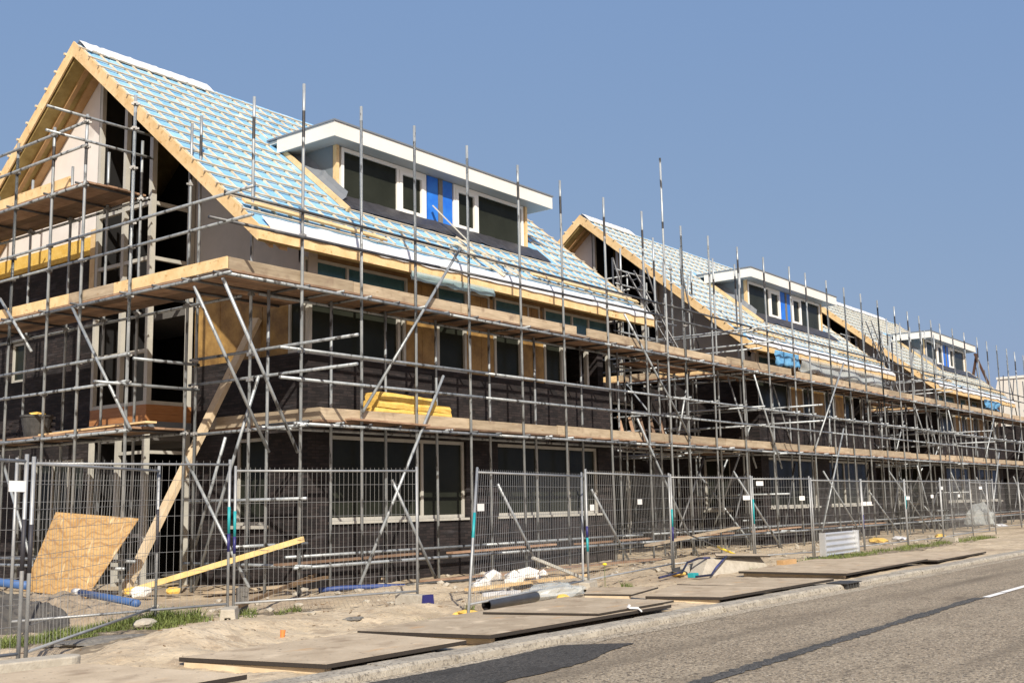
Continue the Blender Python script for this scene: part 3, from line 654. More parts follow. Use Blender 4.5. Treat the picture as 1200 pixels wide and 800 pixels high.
OX = [13.73, 15.31, 16.89, 18.63, 20.54, 22.27, 24.33, 26.22, 28.45, 30.14, 32.1, 34.14, 36.17, 37.58, 39.48, 41.34, 43.06, 45.01, 47.06, 48.7, 50.32, 51.93, 53.31, 55.33, 57.17, 59.45, 61.35, 63.38, 65.33, 67.2, 69.2, 71.1, 73.2, 75.1, 77.0, 79.1, 81.0, 83.1, 85.0, 87.1, 89.2, 91.1]
OY, IY = 15.5, 16.42
BR = [((18.25, 7.14), (15.23, 3.34)), ((17.63, 4.25), (15.16, .07)), ((16.05, 2.05), (17.35, .01)), ((19.42, 1.98), (20.92, .05)), ((23.16, 1.86), (24.80, .04)), ((24.99, 6.50), (28.38, 3.31)), ((25.46, 3.73), (28.53, -.04)), ((30.97, 2.39), (34.17, -.05)),
      ((40.58, 6.58), (37.40, 3.30)), ((40.15, 4.08), (37.56, .40)), ((37.96, 2.48), (41.38, .1)), ((42.45, 1.71), (45.60, 0)), ((44.72, 2.56), (49.45, .05)), ((48.51, 5.43), (50.14, 3.41)), ((61.23, 5.50), (58.98, 3.37)), ((61.68, 3.73), (59.14, .26)), ((48.27, 2.85), (49.94, .11)),
      ((53.0, 2.6), (56.2, .05)), ((57.1, 2.4), (60.3, .02)), ((64.2, 2.5), (67.5, .05)), ((70.2, 3.4), (67.8, 6.3)), ((74.1, 2.6), (77.2, .05)), ((80, 5.6), (77.2, 3.3))]

def street(s, x0, x1, gaps):
    xs = [x for x in OX if x0 <= x < x1]
    gap = lambda x: any(a <= x <= b_ for a, b_ in gaps)
    for x in xs:
        me = random.choice(PM)
        s.pole(x, OY, me, [.5, 3.09, 3.91, 4.46, 5.63, 6.63, 7.09])
        xi = x + rnd(-.1, .1)
        s.pole(xi, IY, PG if gap(x) else PS, [3.09, 5.63])
    e = min(x1, OX[-1] + .4); st = x0 if x0 > 14 else 13.55
    for z in (CL1, CL2): s.line_x('ledger', st if z == CL1 else (x0 if x0 > 14 else 12.0), e, OY - .05, z); s.line_x('ledger', st, e, IY + .05, z - .01)
    for z in (3.88, 4.43): s.line_x('guard_rail', st if st > 14 else 13.2, e, OY - .05, z)
    s.line_x('guard_rail', st if st > 14 else 11.9, e, OY - .05, 7.06, m='steel_shaded')
    s.line_x('guard_rail', st if st > 14 else 11.57, e, OY - .05, 6.53 if st < 14 else 6.68, 6.72, m='steel_shaded')
    s.line_x('ledger', st, e, OY - .05, .47); s.line_x('ledger', st + .6, e, IY - .06, .62)
    for x in xs:
        for z in (CL1, CL2):
            for d in ((.12,) if x > 60 else (.12, .95)):
                s.tube('transom', (x + d, OY - .13 + rnd(-.04, .05), z + .052), (x + d + rnd(-.03, .03), 16.68 + rnd(-.1, .07), z + .052), .024, 'steel_shaded' if random.random() < .75 else 'steel')
    if x0 < 14:
        s.deck_x(12.08, e, 15.53, CL2 + .075, 5); s.deck_x(14.25, e, 15.53, CL1 + .075, 5)
    else:
        s.deck_x(x0, e, 15.53, CL2 + .075, 5); s.deck_x(x0, e, 15.53, CL1 + .075, 5)
    for p, q in BR:
        if x0 <= max(p[0], q[0]) < x1: s.tube('brace', (p[0], 15.41, p[1]), (q[0], 15.41, q[1]))
    for i, x in enumerate(xs):
        if x > 27:
            s.tube('transom', (x + .05, OY - .1, 4.49), (x + .05, 16.6, 4.49 + rnd(-.02, .02)))
            if i % 2 == 0: s.tube('brace', (x + .2, IY - .05, .05), (x + rnd(1.6, 2.6), IY - .05, rnd(2.2, 2.9)), m='steel_shaded')
            if i % 3 == 1: s.tube('brace', (x + .1, IY - .05, 5.5), (x + rnd(-2.2, 2.2), IY - .05, 3.2))
            if gap(x): s.tube('brace', (x, 17.9, rnd(5.8, 6.2)), (x + rnd(-2, 2), 17.9, 9.0), m='steel_shaded')
    # toe boards in uneven lengths
    for z, first in ((CL2 + .118, 12.1), (CL1 + .118, 14.28)):
        x = first if x0 < 14 else x0
        while x < e - .3:
            l = rnd(3.0, 4.9); f = min(e, x + l); s.toe_x(x, f - .02, 15.545, z + rnd(-.01, .012), 'wood_board', rnd(.20, .225), rnd(-.02, .02)); x = f + (rnd(.0, .02) if random.random() < .6 else rnd(.2, .6))
    x = x0 + .3
    while x < e - 3:        # long boards lying across the foot ties
        s.part(MB().bar((x, OY + .10, .54), (x + 3.7, OY + .16 + rnd(-.1, .1), .54 + rnd(-.01, .06)), .20, .04), 'foot_board', 'plank'); x += rnd(3.8, 5.2)

def gable(s, dx, near):
    G = dx
    ys = [18.4, 20.1, 21.3, 22.83, 24.5, 26.1, 27.8]
    for y in ys: s.pole(12.0 + G, y, PM[(int(y)) % 4], [3.05, 3.98, 4.49, 5.63, 6.55, 7.05, 8.13, 8.95, 9.45])
    for y in ys: s.pole(13.30 + G, y, PG, [3.05, 5.63, 8.13])
    for y in (18.4, 16.75): s.pole(13.55 + G, y, PM[1], [3.05, 3.98, 4.49, 5.63])
    o = 11.95 + G
    for z in (5.60,): s.line_y('ledger', 15.3, 28, o, z); s.line_y('ledger', 16.8, 28, 13.36 + G, z - .03)
    for z in (3.02,): s.line_y('ledger', 18.2, 28, o, z); s.line_y('ledger', 18.3, 28, 13.25 + G, z); s.line_y('ledger', 15.2, 18.6, 13.62 + G, z)
    for z in (8.10,): s.line_y('ledger', 19.9, 28, o, z); s.line_y('ledger', 19.9, 28, 13.36 + G, z - .02)
    for z in (3.95, 4.46): s.line_y('guard_rail', 18.25, 28, o, z)
    for z in (6.52, 7.02): s.line_y('guard_rail', 14.72, 28, o, z, 6.6)
    for z in (8.92, 9.42): s.line_y('guard_rail', 20.0, 28, o, z)
    for z in (4.01, 4.53): s.line_y('guard_rail', 13.9, 18.7, 13.62 + G, z)
    for z in (9.02, 9.52): s.tube('guard_rail', (11.1 + G, 20.04, z), (13.55 + G, 20.04, z))
    for z in (3.90, 4.40): s.tube('guard_rail', (11.3 + G if z < 4 else 12.1 + G, 18.36, z), (13.6 + G, 18.36, z))
    for y in (18.5, 20.2, 21.4, 22.9, 24.6, 26.2):
        for z in (3.05, 5.66) + ((8.15,) if y > 20 else ()): s.tube('transom', (11.86 + G, y, z), (13.6 + G, y, z), .024, 'steel_shaded')
    for y in (15.7, 16.6, 17.5): s.tube('transom', (11.88 + G, y, 5.655), (14.9 + G, y, 5.655), .024, 'steel_shaded')
    s.deck_y(16.70, 27.9, 12.05 + G, 5.68, 5); s.deck_y(20.08, 27.9, 12.05 + G, 8.18, 6); s.deck_y(18.3, 27.9, 12.1 + G, 3.075, 5)
    for k in range(5): s.part(MB().box((13.24 + G, 16.70 + k * .233, 5.68), (15.0 + G, 16.92 + k * .233, 5.718)), 'plank', 'plank')
    for k in range(3): s.part(MB().box((14.30 + G + k * .233, 15.6 + k * .02, 3.13), (14.52 + G + k * .233, 18.9, 3.168)), 'plank', 'plank')
    s.toe_y(15.55, 19.0, 12.045 + G, 5.72); s.toe_y(19.02, 20.6, 12.045 + G, 5.72, 'wood_board'); s.toe_y(20.61, 27.8, 12.045 + G, 5.72)
    s.toe_y(20.75, 24.2, 12.045 + G, 8.22); s.toe_y(24.22, 27.8, 12.045 + G, 8.22)
    s.toe_y(15.55, 18.9, 14.26 + G, 3.17, 'wood_board', .235)
    for p, q in (((11.93, 20.25, 5.59), (11.93, 18.12, 3.03)), ((11.93, 23.13, 6.15), (11.93, 21.73, 4.85)), ((12.0, 16.4, 5.51), (13.76, 16.4, 2.58)), ((11.87, 15.42, 5.5), (13.61, 15.42, 2.53)), ((13.5, 16.41, 4.01), (13.5, 18.25, 0)), ((13.45, 17.3, 2.9), (13.7, 18.6, .6)), ((13.4, 18.5, 2.6), (13.5, 16.6, .1)), ((12.05, 22.9, 2.6), (12.05, 21.3, .1))):
        s.tube('brace', V(p) + V((G, 0, 0)), V(q) + V((G, 0, 0)))
    for z in (.5, .62): s.line_y('ledger', 18.2, 27, 11.95 + G + (.2 if z > .55 else 0), z)
    s.tube('ledger', (13.62 + G, 15.2, 1.7), (13.62 + G, 18.6, 1.7)); s.tube('ledger', (13.66 + G, 15.1, .5), (13.66 + G, 18.8, .5)); s.tube('ledger', (13.2 + G, 16.7, .85), (15.0 + G, 16.7, .85))

s1 = Scaf('scaffold wrapped round the corner of the nearest house, propped by a long timber', (13.7, 15.5, 0)); gable(s1, 0, True); street(s1, 13.0, 27.1, [])
s1.pole(27.27, 15.42, pole_mesh_banded(11.4, [(7.4, 7.6), (9.3, 9.5)]), [])
s2 = Scaf('scaffold of the middle house with a ladder on its deck', (34.1, 15.5, 0)); gable(s2, 20.9, False); street(s2, 27.1, 48.0, [(27, 35)])
s3 = Scaf('scaffold of the farthest roofed house', (54.5, 15.5, 0)); gable(s3, 41.5, False); street(s3, 48.0, 69.0, [(48, 56)])
s4 = Scaf('scaffold at the far end, in front of the roofless shell', (75.0, 15.5, 0)); street(s4, 69.0, 92, [(69, 92)])
# short return scaffolds in the gaps: extra poles and rails
for s, a, b_ in ((s2, 28.9, 31.6), (s3, 49.6, 52.3)):
    for x in (a, (a + b_) / 2, b_):
        s.pole(x, 17.9, PG, [3.1, 5.6])
    for z in (3.06, 4.3, 5.6, 6.7, 7.3): s.line_x('guard_rail', a - .6, b_ + .6, 17.85, z)
    for y in (17.6, 18.9): s.line_y('ledger', 16.5, 21, a + (.3 if y > 18 else 2.2), 5.55 if y > 18 else 3.02)
    for z in (3.9, 4.5, 6.4, 7.0): s.line_y('guard_rail', 15.3, 21, b_ + 1.6, z)
    s.deck_x(a - .4, b_ + .4, 17.0, 5.68, 4); s.deck_x(a - .4, b_ + .4, 17.0, 3.14, 4)

# ------------------------------------------------------------------ site fence
FG = 'mesh fences along the site'; HG = 2.0
def fence(label, p, q, z0=.02, z1=.02, h=HG, lean=(0, 0), tags=(), bands=(), post_drop=.0, fine=.1):
    p = V((p[0], p[1], z0)); q = V((q[0], q[1], z1)); d = q - p; L = d.length
    t = thing('site_fence', label, 'fence', p, FG)
    up = V((lean[0], lean[1], h)); f = MB(); at = lambda u, v: p + d * u + up * v
    b0 = .055
    f.tube([at(0, -post_drop - .01), at(0, 1.02)], .021, 10); f.tube([at(1, -.01), at(1, 1.02)], .021, 10)
    f.tube([at(0, b0), at(1, b0)], .017, 8); f.tube([at(0, .985), at(1, .985)], .017, 8)
    f.build('frame', 'galv', t, p, smooth=True)
    w = MB(); n = int(L / fine); bend = rnd(-.05, .05)
    def bulge(u, v): return bend * math.sin(math.pi * u) * math.sin(math.pi * v)
    nr = d.cross(V((0, 0, 1))).normalized()
    pt = lambda u, v: at(u, v) + nr * bulge(u, v)
    for i in range(1, n):
        u = i / n + rnd(-.0006, .0006); w.tube([pt(u, b0), pt(u, .36), pt(u, .68), pt(u, 1.01)], .0023, 4, False)
    for k in range(1, 8):
        v = b0 + (.985 - b0) * k / 8 + (0.012 if k % 2 else 0); w.tube([pt(j / 8, v) for j in range(9)], .0028, 4, False)
    w.build('wire_mesh', 'wire', t, p)
    for (u, v, sx, sz) in tags:
        c = pt(u, v) - nr * -.012; dd = d.normalized()
        MB().bar(c - dd * sx / 2, c + dd * sx / 2, .006, sz).build('tag', 'sign_white', t, p)
    for (u, v0, v1, m) in bands: MB().tube([at(u, v0), at(u, v1)], .0225, 10).build('marker_band', m, t, p, smooth=True)
    return t
fence('mesh panel cut by the left edge of the photo', (2.65, 10.45), (6.0, 10.93), .08, .02, 2.06, bands=[(1, .45, .70, 'charcoal')], tags=[(.97, .86, 0.20, .11)])
fence('mesh panel running back from the road in front of the leaning plywood', (6.1, 10.97), (9.5, 13.70), .02, .08, 2.04, bands=[(0, .44, .68, 'charcoal'), (1, .42, .72, 'charcoal')])
fence('mesh panel standing close behind the plywood panel, with the timber prop crossing it', (7.5, 13.9), (10.43, 13.3), .05, .06, 2.15, bands=[(1, .52, .70, 'teal'), (1, .40, .52, 'navy')])
fence('mesh panel between the teal marked posts and the blue ended concrete foot', (10.56, 13.33), (13.45, 12.36), .06, .06, 2.06, bands=[(0, .52, .70, 'teal'), (0, .40, .52, 'navy')], fine=.075)
fence('tilted mesh panel behind the black drain pipe and the white rubble', (12.19, 10.24), (16.73, 11.37), .02, .03, 2.03, (1.15, .75), tags=[(.04, .72, 0.23, .11)], bands=[(0, .50, .68, 'teal')], fine=.08)
fence('mesh panel right of the tilted one, teal and navy marks on its first post', (17.11, 11.51), (22.05, 12.58), .02, .03, 2.08, tags=[(.05, .68, 0.20, .11), (.58, .72, 0.27, .11)], bands=[(0, .42, .52, 'navy'), (0, .30, .42, 'teal')], fine=.1)
fence('mesh panel behind the tarpaulin and blue straps', (22.1, 12.56), (25.78, 12.38), .03, .03, 2.06, tags=[(.93, .75, 0.35, .11)], bands=[(0, .45, .64, 'teal'), (0, .30, .45, 'navy')])
fence('mesh panel between the tarpaulin and the corrugated sheet', (25.84, 12.36), (28.06, 11.8), .03, .03, 2.04, tags=[(.12, .93, 0.27, .11), (.85, .74, 0.22, .11)], bands=[(0, .44, .74, 'teal')])
fence('mesh panel with the corrugated sheet leaning in it', (28.18, 11.8), (32.08, 11.92), .03, .03, 2.0)
fence('mesh panel with two white tags side by side', (32.14, 11.92), (35.73, 11.87), .03, .03, 2.0, tags=[(.02, .66, 0.38, .11), (.14, .66, 0.38, .11)], bands=[(0, .3, .5, 'navy')])
fence('mesh panel above the strip of yellow scraps and grass', (35.8, 11.87), (39.31, 11.84), .03, .03, 2.02, tags=[(.06, .72, 0.34, .11), (.75, .74, 0.27, .11)], bands=[(0, .55, .75, 'teal')])
fence('mesh panel ending beside the clear plastic bag', (39.38, 11.84), (44.42, 12.26), .03, .03, 2.08, tags=[(.04, .85, 0.27, .11), (.6, .72, 0.34, .11)])
fence('overlapping mesh panel just before the clear plastic bag', (42.9, 12.55), (46.6, 12.0), .03, .03, 2.1, tags=[(.7, .85, 0.27, .11)])
fence('mesh panel right behind the clear plastic bag', (46.7, 12.9), (51.0, 13.4), .03, .03, 2.05)
fence('mesh panel past the bag, second from the far end', (51.1, 13.4), (56.1, 13.3), .03, .03, 2.05)
fence('mesh panel at the far right end of the fence', (56.2, 13.3), (61.3, 13.2), .03, .03, 2.05, tags=[(.3, .6, 0.41, .11)])
def foot(label, x, y, rz_, m='concrete', endcap=None, z=0):
    t = thing('fence_foot', label, 'concrete block', (x, y, z), 'concrete fence feet'); b = MB()
    w, l, h = .23, .66, .17
    prof = [(-w / 2, 0), (-w * .18, 0), (-w * .18, .05), (w * .18, .05), (w * .18, 0), (w / 2, 0), (w * .42, h), (-w * .42, h)]
    b.prism([(a, -l / 2, c) for a, c in prof], (0, l, 0)); b.build('block', m, t, (0, 0, 0), bevel=.012)
    if endcap: MB().prism([(a * 1.02, -l / 2 - .004, c * 1.02 + .002) for a, c in prof], (0, .05, 0)).build('painted_end', endcap, t, (0, 0, 0))
    t.rotation_euler = (0, 0, rz_); return t
foot('grey concrete foot under the teal marked posts', 10.35, 13.15, -.75, z=-.03)
foot('concrete foot with a navy blue painted end', 13.25, 12.25, -.05, endcap='navy', z=-.03)
foot('concrete foot under the posts right of the tilted panel', 16.85, 11.35, -1.2, z=-.04)
foot('concrete foot beside the tarpaulin and blue straps', 21.6, 12.0, -1.1, z=-.03)
foot('concrete foot on the grass strip by the far panels', 39.3, 11.7, -.2, z=-.03)
b = MB(); N_ = 14
prof = []
for i in range(N_ + 1):
    a = math.pi * i / N_ - math.pi / 2
    prof.append((6.02 + .16 * math.cos(a) + .2, 10.47 + .15 * math.sin(a)))
b.prism([(x, y, -.05) for x, y in prof] + [(4.3, 10.95, -.05), (4.3, 10.62, -.05)], (0, 0, .17))
tag(b.build('concrete_kerb_block', 'concrete', origin=(5.5, 10.6, -.05), bevel=.015), 'rounded concrete slab carrying the leftmost fence posts', 'concrete block')

# ------------------------------------------------------------------ road plates
PG_ = 'steel road plates laid along the kerb'
def plate(label, pts, z, th=.046, tilt=0, packers=True):
    c = (sum(p[0] for p in pts) / 4, sum(p[1] for p in pts) / 4, z - th)
    t = thing('road_plate', label, 'steel plate', c, PG_)
    zz = [z + tilt * (p[0] - c[0]) for p in pts]
    m = MB(); m._add([(p[0], p[1], h - th) for p, h in zip(pts, zz)] + [(p[0], p[1], h) for p, h in zip(pts, zz)], [(3, 2, 1, 0), (4, 5, 6, 7), (0, 1, 5, 4), (1, 2, 6, 5), (2, 3, 7, 6), (3, 0, 4, 7)])
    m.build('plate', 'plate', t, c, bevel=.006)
    if packers:
        a, b_, c_, d_ = [V((*p, 0)) for p in pts]
        k = (d_ - a).normalized() if (d_ - a).length < (b_ - a).length else (b_ - a).normalized()
        i0 = a + (c_ - a) * .03; j0 = b_ + (d_ - b_) * .05 if (d_ - a).length > (b_ - a).length else d_ + (b_ - d_) * .05
        MB().bar((i0.x, i0.y, z - th - .045), (j0.x, j0.y, z - th - .045), .12, .08).build('packer', 'timber_pale', t, c)
    return t
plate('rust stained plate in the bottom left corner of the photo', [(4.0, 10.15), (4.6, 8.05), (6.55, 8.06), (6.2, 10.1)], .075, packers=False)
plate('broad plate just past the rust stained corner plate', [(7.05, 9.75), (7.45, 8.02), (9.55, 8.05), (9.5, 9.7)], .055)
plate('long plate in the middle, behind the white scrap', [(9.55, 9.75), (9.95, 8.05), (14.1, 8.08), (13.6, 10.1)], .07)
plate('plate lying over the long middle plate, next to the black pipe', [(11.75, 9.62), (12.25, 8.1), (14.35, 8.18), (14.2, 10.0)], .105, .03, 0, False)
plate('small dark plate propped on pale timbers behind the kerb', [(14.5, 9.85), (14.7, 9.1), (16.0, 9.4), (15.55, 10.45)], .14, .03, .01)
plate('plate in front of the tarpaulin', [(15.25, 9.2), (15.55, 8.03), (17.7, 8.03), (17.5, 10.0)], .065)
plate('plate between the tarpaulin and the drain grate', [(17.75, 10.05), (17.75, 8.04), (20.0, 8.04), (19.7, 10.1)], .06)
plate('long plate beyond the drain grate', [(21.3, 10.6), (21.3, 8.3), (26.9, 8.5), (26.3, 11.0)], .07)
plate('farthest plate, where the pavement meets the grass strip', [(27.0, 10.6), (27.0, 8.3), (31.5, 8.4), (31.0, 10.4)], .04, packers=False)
gt = thing('drain_grate', 'black iron drain grate set in the kerb', 'drain grate', (19.9, 7.66, -.1))
m = MB()
for k in range(5): m.box((19.62 + k * .13, 7.64, -.095), (19.67 + k * .13, 7.70, .0))
m.box((19.56, 7.62, -.004), (20.26, 8.02, .012)); m.build('grate', 'black_plastic', gt, (19.9, 7.66, -.1))

# ------------------------------------------------------------------ things on the site
def one(mb, name, m, label, cat, origin, group=None, smooth=False, bevel=0):
    return tag(mb.build(name, m, None, origin, smooth=smooth, bevel=bevel), label, cat, group)
# plywood sheet leaning on the scaffold
a, b_, c, d = V((11.62, 21.12, .05)), V((11.45, 18.62, .0)), V((11.98, 17.86, 1.40)), V((11.98, 20.65, 1.55))
one(MB().prism([a, b_, c, d], (.018, 0, .004)), 'plywood_sheet', 'plywood', 'sheet of grained orange plywood leaning against the scaffold foot', 'plywood sheet', a)
one(MB().bar((12.42, 18.98, -.05), (15.02, 18.33, 5.5), .10, .21, (0, 1, .1)), 'timber_prop', 'timber_pale', 'long squared timber prop leaning from the ground to the first floor wall', 'timber beam', (12.42, 18.98, 0))
one(MB().bar((12.2, 18.5, .06), (13.68, 15.33, .98), .06, .10), 'scaffold_beam', 'beam_yellow', 'yellow painted beam sloping up behind the teal marked posts', 'timber beam', (12.2, 18.5, 0))
SCR = [(12.15, 18.3, 'yellow insulation scrap at the foot of the timber prop'), (12.5, 17.5, 'yellow insulation scrap under the sloping yellow beam')]
one(MB().tube([(11.3, 18.6, .12), (10.55, 15.7, .09)], .06, 14), 'plastic_pipe', 'blue_pipe', 'blue plastic pipe lying right of the soil heap', 'pipe', (10.9, 17, 0), 'plastic pipes lying about', True)
one(MB().tube([(11.36, 18.85, .12), (11.28, 18.52, .122)], .062, 14), 'pipe_sleeve', 'sheet_white', 'white sleeve at the end of the blue pipe', 'pipe sleeve', (11.3, 18.7, 0), None, True)
one(MB().tube([(11.2, 23.2, .3), (11.2, 20.2, .2)], .08, 14), 'plastic_pipe', 'blue_pipe', 'blue plastic pipe behind the soil heap at the left edge', 'pipe', (11.2, 22, 0), 'plastic pipes lying about', True)
pb = MB(); N_ = 12
for i in range(N_): pass
tb = MB().tube([(12.85, 10.45, .07), (14.6, 10.85, .05)], .078, 20, False); tb.tube([(12.85, 10.45, .07), (14.6, 10.85, .05)], .07, 20, False)
one(tb, 'drain_pipe', 'black_pipe', 'black drain pipe with an open end beside the tilted panel', 'pipe', (12.9, 10.5, 0), None, True)
one(MB().bar((10.55, 13.5, .05), (14.5, 15.9, .30), .05, .05).bar((13.2, 15.1, .22), (14.3, 15.4, .27), .09, .05), 'rusty_bar', 'rust', 'brown crusted bar lying behind the short stub post', 'metal bar', (10.6, 13.6, 0))
one(MB().box((11.2, 13.98, -.1), (11.36, 14.08, .33)).bar((11.28, 14.03, .2), (11.3, 14.03, .345), .13, .09), 'stub_post', 'stub', 'short grey wooden stub post behind the fence', 'post', (11.28, 14.03, 0))
one(MB().rock((11.9, 17.6, .1), .22, .16, .12, 2, .12), 'white_block', 'rubble', 'white foam block at the foot of the timber prop', 'foam block', (11.9, 17.6, 0))
for k, x in enumerate((26.6, 27.2, 27.8, 28.4, 29.0, 29.6)): one(MB().bar((x, 16.9, 3.2), (x + .25, 17.25, 4.0), .10, .04), 'upright_board', 'plank', 'short board leaning in a row on the lower deck in the first gap', 'board', (x, 17, 3.2), 'short boards leaning on the lower deck')
# soil heap
def heap(cx, cy, rx, ry, h, nm, m, label, cat):
    mb = MB(); n = 44
    for j in range(n + 1):
        for i in range(n + 1):
            u, w = 2 * i / n - 1, 2 * j / n - 1; q = math.hypot(u, w)
            z = h * max(0, 1 - q) ** .8 * (1 + .5 * MN.noise(V((u * 2.5, w * 2.5, h)))) + .035 * MN.noise(V((u * 16, w * 16, 5))) + .08 * MN.noise(V((u * 7, w * 7, 1)))
            mb.v.append(V((cx + u * rx, cy + w * ry, z - .06 if q < 1 else -.12)))
    mb.f = [(j * (n + 1) + i, j * (n + 1) + i + 1, (j + 1) * (n + 1) + i + 1, (j + 1) * (n + 1) + i) for j in range(n) for i in range(n)]
    return one(mb, nm, m, label, cat, (cx, cy, 0), None, True)
heap(8.35, 16.3, 1.15, 1.7, .70, 'soil_heap', 'soil', 'dark grey half of the earth heap behind the leftmost panels', 'soil heap')
heap(9.45, 15.9, .95, 1.5, .42, 'soil_heap', 'soil_tan', 'lighter tan earth heap right against the dark grey one', 'soil heap')
# loose white blocks
for k in range(13):
    x, y = 16.6 + rnd(-.9, 1.3), 13.15 + rnd(-.28, .28); s_ = rnd(.08, .2); z = .04 + s_ * .4 + (.1 if k % 4 == 0 else 0)
    o = one(MB().rock((0, 0, 0), s_ * 1.3, s_, s_ * .75, 1, .2), 'white_block', 'rubble', 'broken white block in the rubble pile behind the tilted panel', 'rubble block', (0, 0, 0), 'broken white blocks in the rubble pile'); o.location = (x, y, z)
one(MB().bar((15.2, 12.75, .06), (19.0, 12.9, .08), .2, .045), 'loose_plank', 'wood_new', 'plank lying in front of the white rubble pile', 'plank', (15.2, 12.7, 0), 'loose planks on the sand')
def sheet(nm, m, label, cat, x0, x1, y, z1, z0, amp=.08, seed=0, n=26, k=7, group=None, thick=.004, slopey=0.):
    mb = MB()
    for j in range(k + 1):
        for i in range(n + 1):
            u, v = i / n, j / k
            f = MN.noise(V((u * 6, v * 2, seed))) ; e = MN.noise(V((u * 9, seed, 3)))
            mb.v.append(V((x0 + (x1 - x0) * u + .1 * v * MN.noise(V((u * 3, v, seed + 9))), y + amp * f * (0.3 + v) + slopey * v, z1 + (z0 - z1) * v * (1 + .22 * e) + .06 * amp * f)))
    mb.f = [(j * (n + 1) + i, j * (n + 1) + i + 1, (j + 1) * (n + 1) + i + 1, (j + 1) * (n + 1) + i) for j in range(k) for i in range(n)]
    o = one(mb, nm, m, label, cat, ((x0 + x1) / 2, y, (z0 + z1) / 2), group, True)
    sd = o.modifiers.new('thickness', 'SOLIDIFY'); sd.thickness = thick
    return o
sheet('plastic_sheet', 'film_teal', 'greenish film sagging under the eave of the nearest house', 'plastic sheet', 17.4, 20.3, 16.10, 6.60, 6.40, .05, 1, 40, group='plastic sheets hanging from the eaves')
sheet('plastic_sheet', 'film_clear', 'long pale film hanging under the middle eave, right of the blue tarpaulin', 'plastic sheet', 38.0, 46.6, 16.05, 6.62, 6.08, .2, 2, 50, group='plastic sheets hanging from the eaves')
sheet('tarpaulin', 'blue_tarp', 'blue tarpaulin flapping from the eave of the middle house', 'tarpaulin', 35.9, 37.9, 16.05, 6.68, 6.16, .16, 3, group='blue tarpaulins on the eaves')
sheet('tarpaulin', 'blue_tarp', 'blue tarpaulin flapping from the eave of the farthest roofed house', 'tarpaulin', 62.0, 65.0, 16.0, 6.6, 6.15, .2, 4, group='blue tarpaulins on the eaves')
def crumple(nm, m, label, cat, c, sx, sy, sz, seed, group=None, jit=.35, sub=3):
    bm = bmesh.new(); bmesh.ops.create_icosphere(bm, subdivisions=sub, radius=1); mb = MB()
    for v in bm.verts:
        f = 1 + jit * MN.noise(v.co * 2.2 + V((seed, 0, 0))) + jit * .5 * MN.noise(v.co * 5 + V((0, seed, 0)))
        mb.v.append(V((c[0] + v.co.x * sx * f, c[1] + v.co.y * sy * f, c[2] + max(-.04, v.co.z * sz * f))))
    mb.f = [tuple(v.index for v in f.verts) for f in bm.faces]; bm.free()
    return one(mb, nm, m, label, cat, c, group)
for x, y, l in SCR: crumple('insulation_scrap', 'insul_yellow', l, 'insulation scrap', (x, y, .08), .14, .11, .09, x * 3, 'yellow insulation scraps', sub=2)
crumple('plastic_bundle', 'film_clear', 'crumpled clear plastic bundle at the foot of the tilted panel', 'plastic sheet', (15.3, 11.0, .04), .75, .35, .17, 3)
crumple('plastic_bag', 'film_clear', 'clear plastic bag standing against the far fence', 'plastic bag', (51.6, 13.9, .3), .75, .6, .8, 5)
crumple('insulation_scrap', 'insul_yellow', 'yellow insulation scrap at the end of the small dark plate', 'insulation scrap', (14.65, 10.35, .03), .16, .09, .07, 2, 'yellow insulation scraps', sub=2)
crumple('insulation_scrap', 'insul_yellow', 'yellow insulation scrap near the open end of the black pipe', 'insulation scrap', (12.25, 10.35, .02), .22, .08, .04, 8, 'yellow insulation scraps', sub=2)
crumple('insulation_scrap', 'insul_yellow', 'yellow insulation scrap on the sand before the panel with blue straps', 'insulation scrap', (20.6, 11.6, .03), .28, .11, .045, 9, 'yellow insulation scraps', sub=2)
crumple('insulation_scrap', 'insul_yellow', 'yellow insulation scrap behind the far panels, next to white crumbs', 'insulation scrap', (37.9, 13.6, .06), .6, .3, .12, 4, 'yellow insulation scraps', sub=2)
crumple('insulation_scrap', 'insul_yellow', 'yellow insulation scrap on the grass by the far panels', 'insulation scrap', (41.5, 12.6, .06), .3, .2, .14, 7, 'yellow insulation scraps', sub=2)
crumple('paper_scrap', 'sheet_white', 'white scrap behind the far panels, right of the yellow scrap', 'scrap', (40.0, 13.6, .06), .35, .25, .09, 6, 'white scraps', sub=2)
crumple('paper_scrap', 'sheet_white', 'white scrap past the clear plastic bag', 'scrap', (57.5, 14.6, .06), .6, .3, .11, 10, 'white scraps', sub=2)
one(MB().box((14.45, 11.75, .03), (15.0, 11.83, .09)).box((15.1, 11.72, .02), (15.35, 11.86, .07)), 'plaster_offcut', 'sheet_white', 'flat white offcut on the sand left of the tilted panel', 'offcut', (14.8, 11.8, 0))
sc = MB().bar((13.02, 8.12, .11), (13.16, 8.06, .10), .03, .025).bar((13.0, 8.12, .11), (13.03, 8.11, .15), .03, .02).bar((13.15, 8.06, .10), (13.2, 8.03, .05), .025, .02)
one(sc, 'plastic_clip', 'sheet_white', 'bent white plastic scrap on the kerb side of the plates', 'plastic scrap', (13, 8.1, 0))
